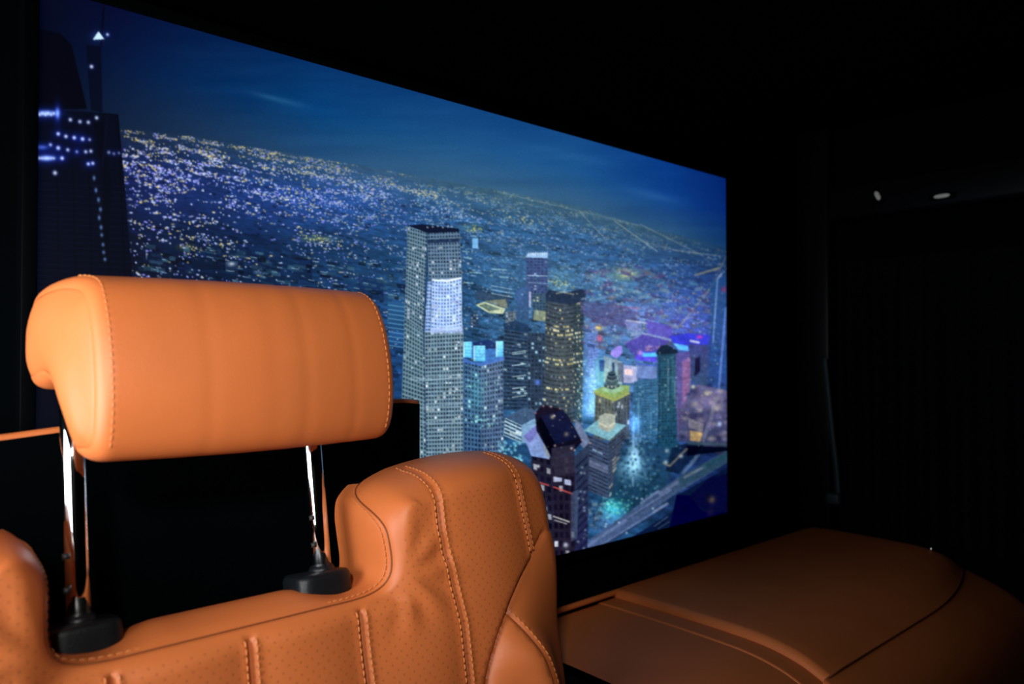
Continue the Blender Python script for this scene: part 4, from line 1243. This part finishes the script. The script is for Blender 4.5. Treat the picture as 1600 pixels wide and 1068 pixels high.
# ------------------------------------------------------------------ right side: pillar, curtain, rail, overhead trim, strap
box('trim_1', (XR - 0.03, XR, 0.705, YB, BT + 0.004, ZT), M['trim'], bevel=0.006)['kind'] = 'structure'
box('trim_2', (XR - 0.05, XR, YF, 0.70, ZC + 0.265, ZC + 0.333), M['trim'], bevel=0.008)['kind'] = 'structure'
p = at_x(1371, 306, XR - 0.056)
l1 = empty('reading_lamp', p); tag(l1, 'small dim slanted lamp on the dark overhead trim, left of the pair', 'lamp')
p2 = at_x(1472, 307, XR - 0.056)
l2 = empty('reading_lamp', p2); tag(l2, 'small dim flat lamp on the dark overhead trim, right of the pair', 'lamp')
def lens_bar(q0, q1, r, par, flat=1.0):
    q0 = at_x(*q0, XR - 0.055); q1 = at_x(*q1, XR - 0.055)
    pts_ = [q0 + (q1 - q0) * t for t in (0, 0.12, 0.3, 0.7, 0.88, 1)]
    v_, f_ = tube_vf(pts_, [r * 0.35, r * 0.8, r, r, r * 0.75, r * 0.3], 10)
    mesh_obj('lens', v_, f_, M['lamp'], par)
    q2, q3 = q0 + (q0 - q1) * 0.3, q1 + (q1 - q0) * 0.3
    v_, f_ = tube_vf([q2 + np.array([0.004, 0, 0]), q3 + np.array([0.004, 0, 0])], r * 1.5, 10)
    mesh_obj('lamp_housing', v_, f_, M['trim'], par)
lens_bar((1368, 299), (1375, 313), 0.0042, l1)
lens_bar((1459, 308), (1485, 304), 0.0036, l2)
# curtain: one hanging cloth in soft vertical folds on a rail
cur = empty('window_curtain', (XR - 0.03, 0.2, BT + 0.006))
tag(cur, 'black pleated curtain hanging over the side window at the right', 'curtain')
ys = np.linspace(-0.9, 0.692, 420); zs = np.linspace(BT + 0.006, ZC + 0.186, 14)
V, F = [], []
for z in zs:
    k = (z - zs[0]) / (zs[-1] - zs[0])
    for y in ys:
        V.append((XR - 0.022 + 0.010 * math.sin(y * 2 * math.pi / 0.052 + 0.8 * math.sin(y * 9)) * (1 - 0.35 * k) + 0.003 * math.sin(y * 41 + 3 * k), y, z))
n = len(ys)
for i in range(len(zs) - 1):
    for j in range(n - 1):
        F.append((i * n + j, (i + 1) * n + j, (i + 1) * n + j + 1, i * n + j + 1))
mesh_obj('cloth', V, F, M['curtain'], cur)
v, f = tube_vf([(XR - 0.024, -0.95, ZC + 0.19), (XR - 0.024, 0.70, ZC + 0.19)], 0.004, 10)
mesh_obj('curtain_rail', v, f, M['trim'], cur)
# made-up housing for the added spot, out of the frame on the left wall
rl = empty('added_spot_housing', (XL, SPOT_AT[1], SPOT_AT[2]))
tag(rl, 'small black housing of an added, unseen spot on the left wall', 'lamp')
aim = Vector((0.34, 0.634, ZC - 0.05)) - Vector(SPOT_AT); aim.normalize(); aim = np.array(aim)
c0 = np.array(SPOT_AT)
v, f = tube_vf([(XL, SPOT_AT[1], SPOT_AT[2]), (XL + 0.012, SPOT_AT[1], SPOT_AT[2])], 0.022, 20)
mesh_obj('wall_mount', v, f, M['plastic'], rl)
v, f = tube_vf([(XL + 0.01, SPOT_AT[1], SPOT_AT[2]), c0 - aim * 0.075], 0.006, 10)
mesh_obj('arm', v, f, M['plastic'], rl)
v, f = tube_vf([c0 - aim * 0.08, c0 - aim * 0.075, c0 - aim * 0.055], [0.02, 0.055, 0.06], 24)
mesh_obj('spot_head', v, f, M['plastic'], rl)
# narrow strap hanging at the corner pillar
st_ = empty('hanging_strap', at_x(1302, 790, XR - 0.05))
tag(st_, 'narrow dark strap hanging beside the curtain at the corner', 'strap')
q = [at_x(1288, 560, XR - 0.045), at_x(1293, 610, XR - 0.045), at_x(1299, 670, XR - 0.045), at_x(1306, 730, XR - 0.045), at_x(1309, 770, XR - 0.045)]
q = catmull(q, 24)
wv = 0.0055
V = [];F = []
for p in q:
    for dy in (-wv, wv):
        for dx in (-0.0009, 0.0009): V.append(p + np.array([dx, dy, 0]))
for i in range(len(q) - 1):
    a, c = i * 4, i * 4 + 4
    for s_, t_ in ((0, 1), (1, 3), (3, 2), (2, 0)): F.append((a + s_, a + t_, c + t_, c + s_))
mesh_obj('webbing', V, F, M['strap'], st_)
p = at_x(1303, 778, XR - 0.048)
box('anchor_cover', (p[0] - 0.008, p[0] + 0.008, p[1] - 0.014, p[1] + 0.014, p[2] - 0.011, p[2] + 0.011), M['strap'], st_, bevel=0.005)
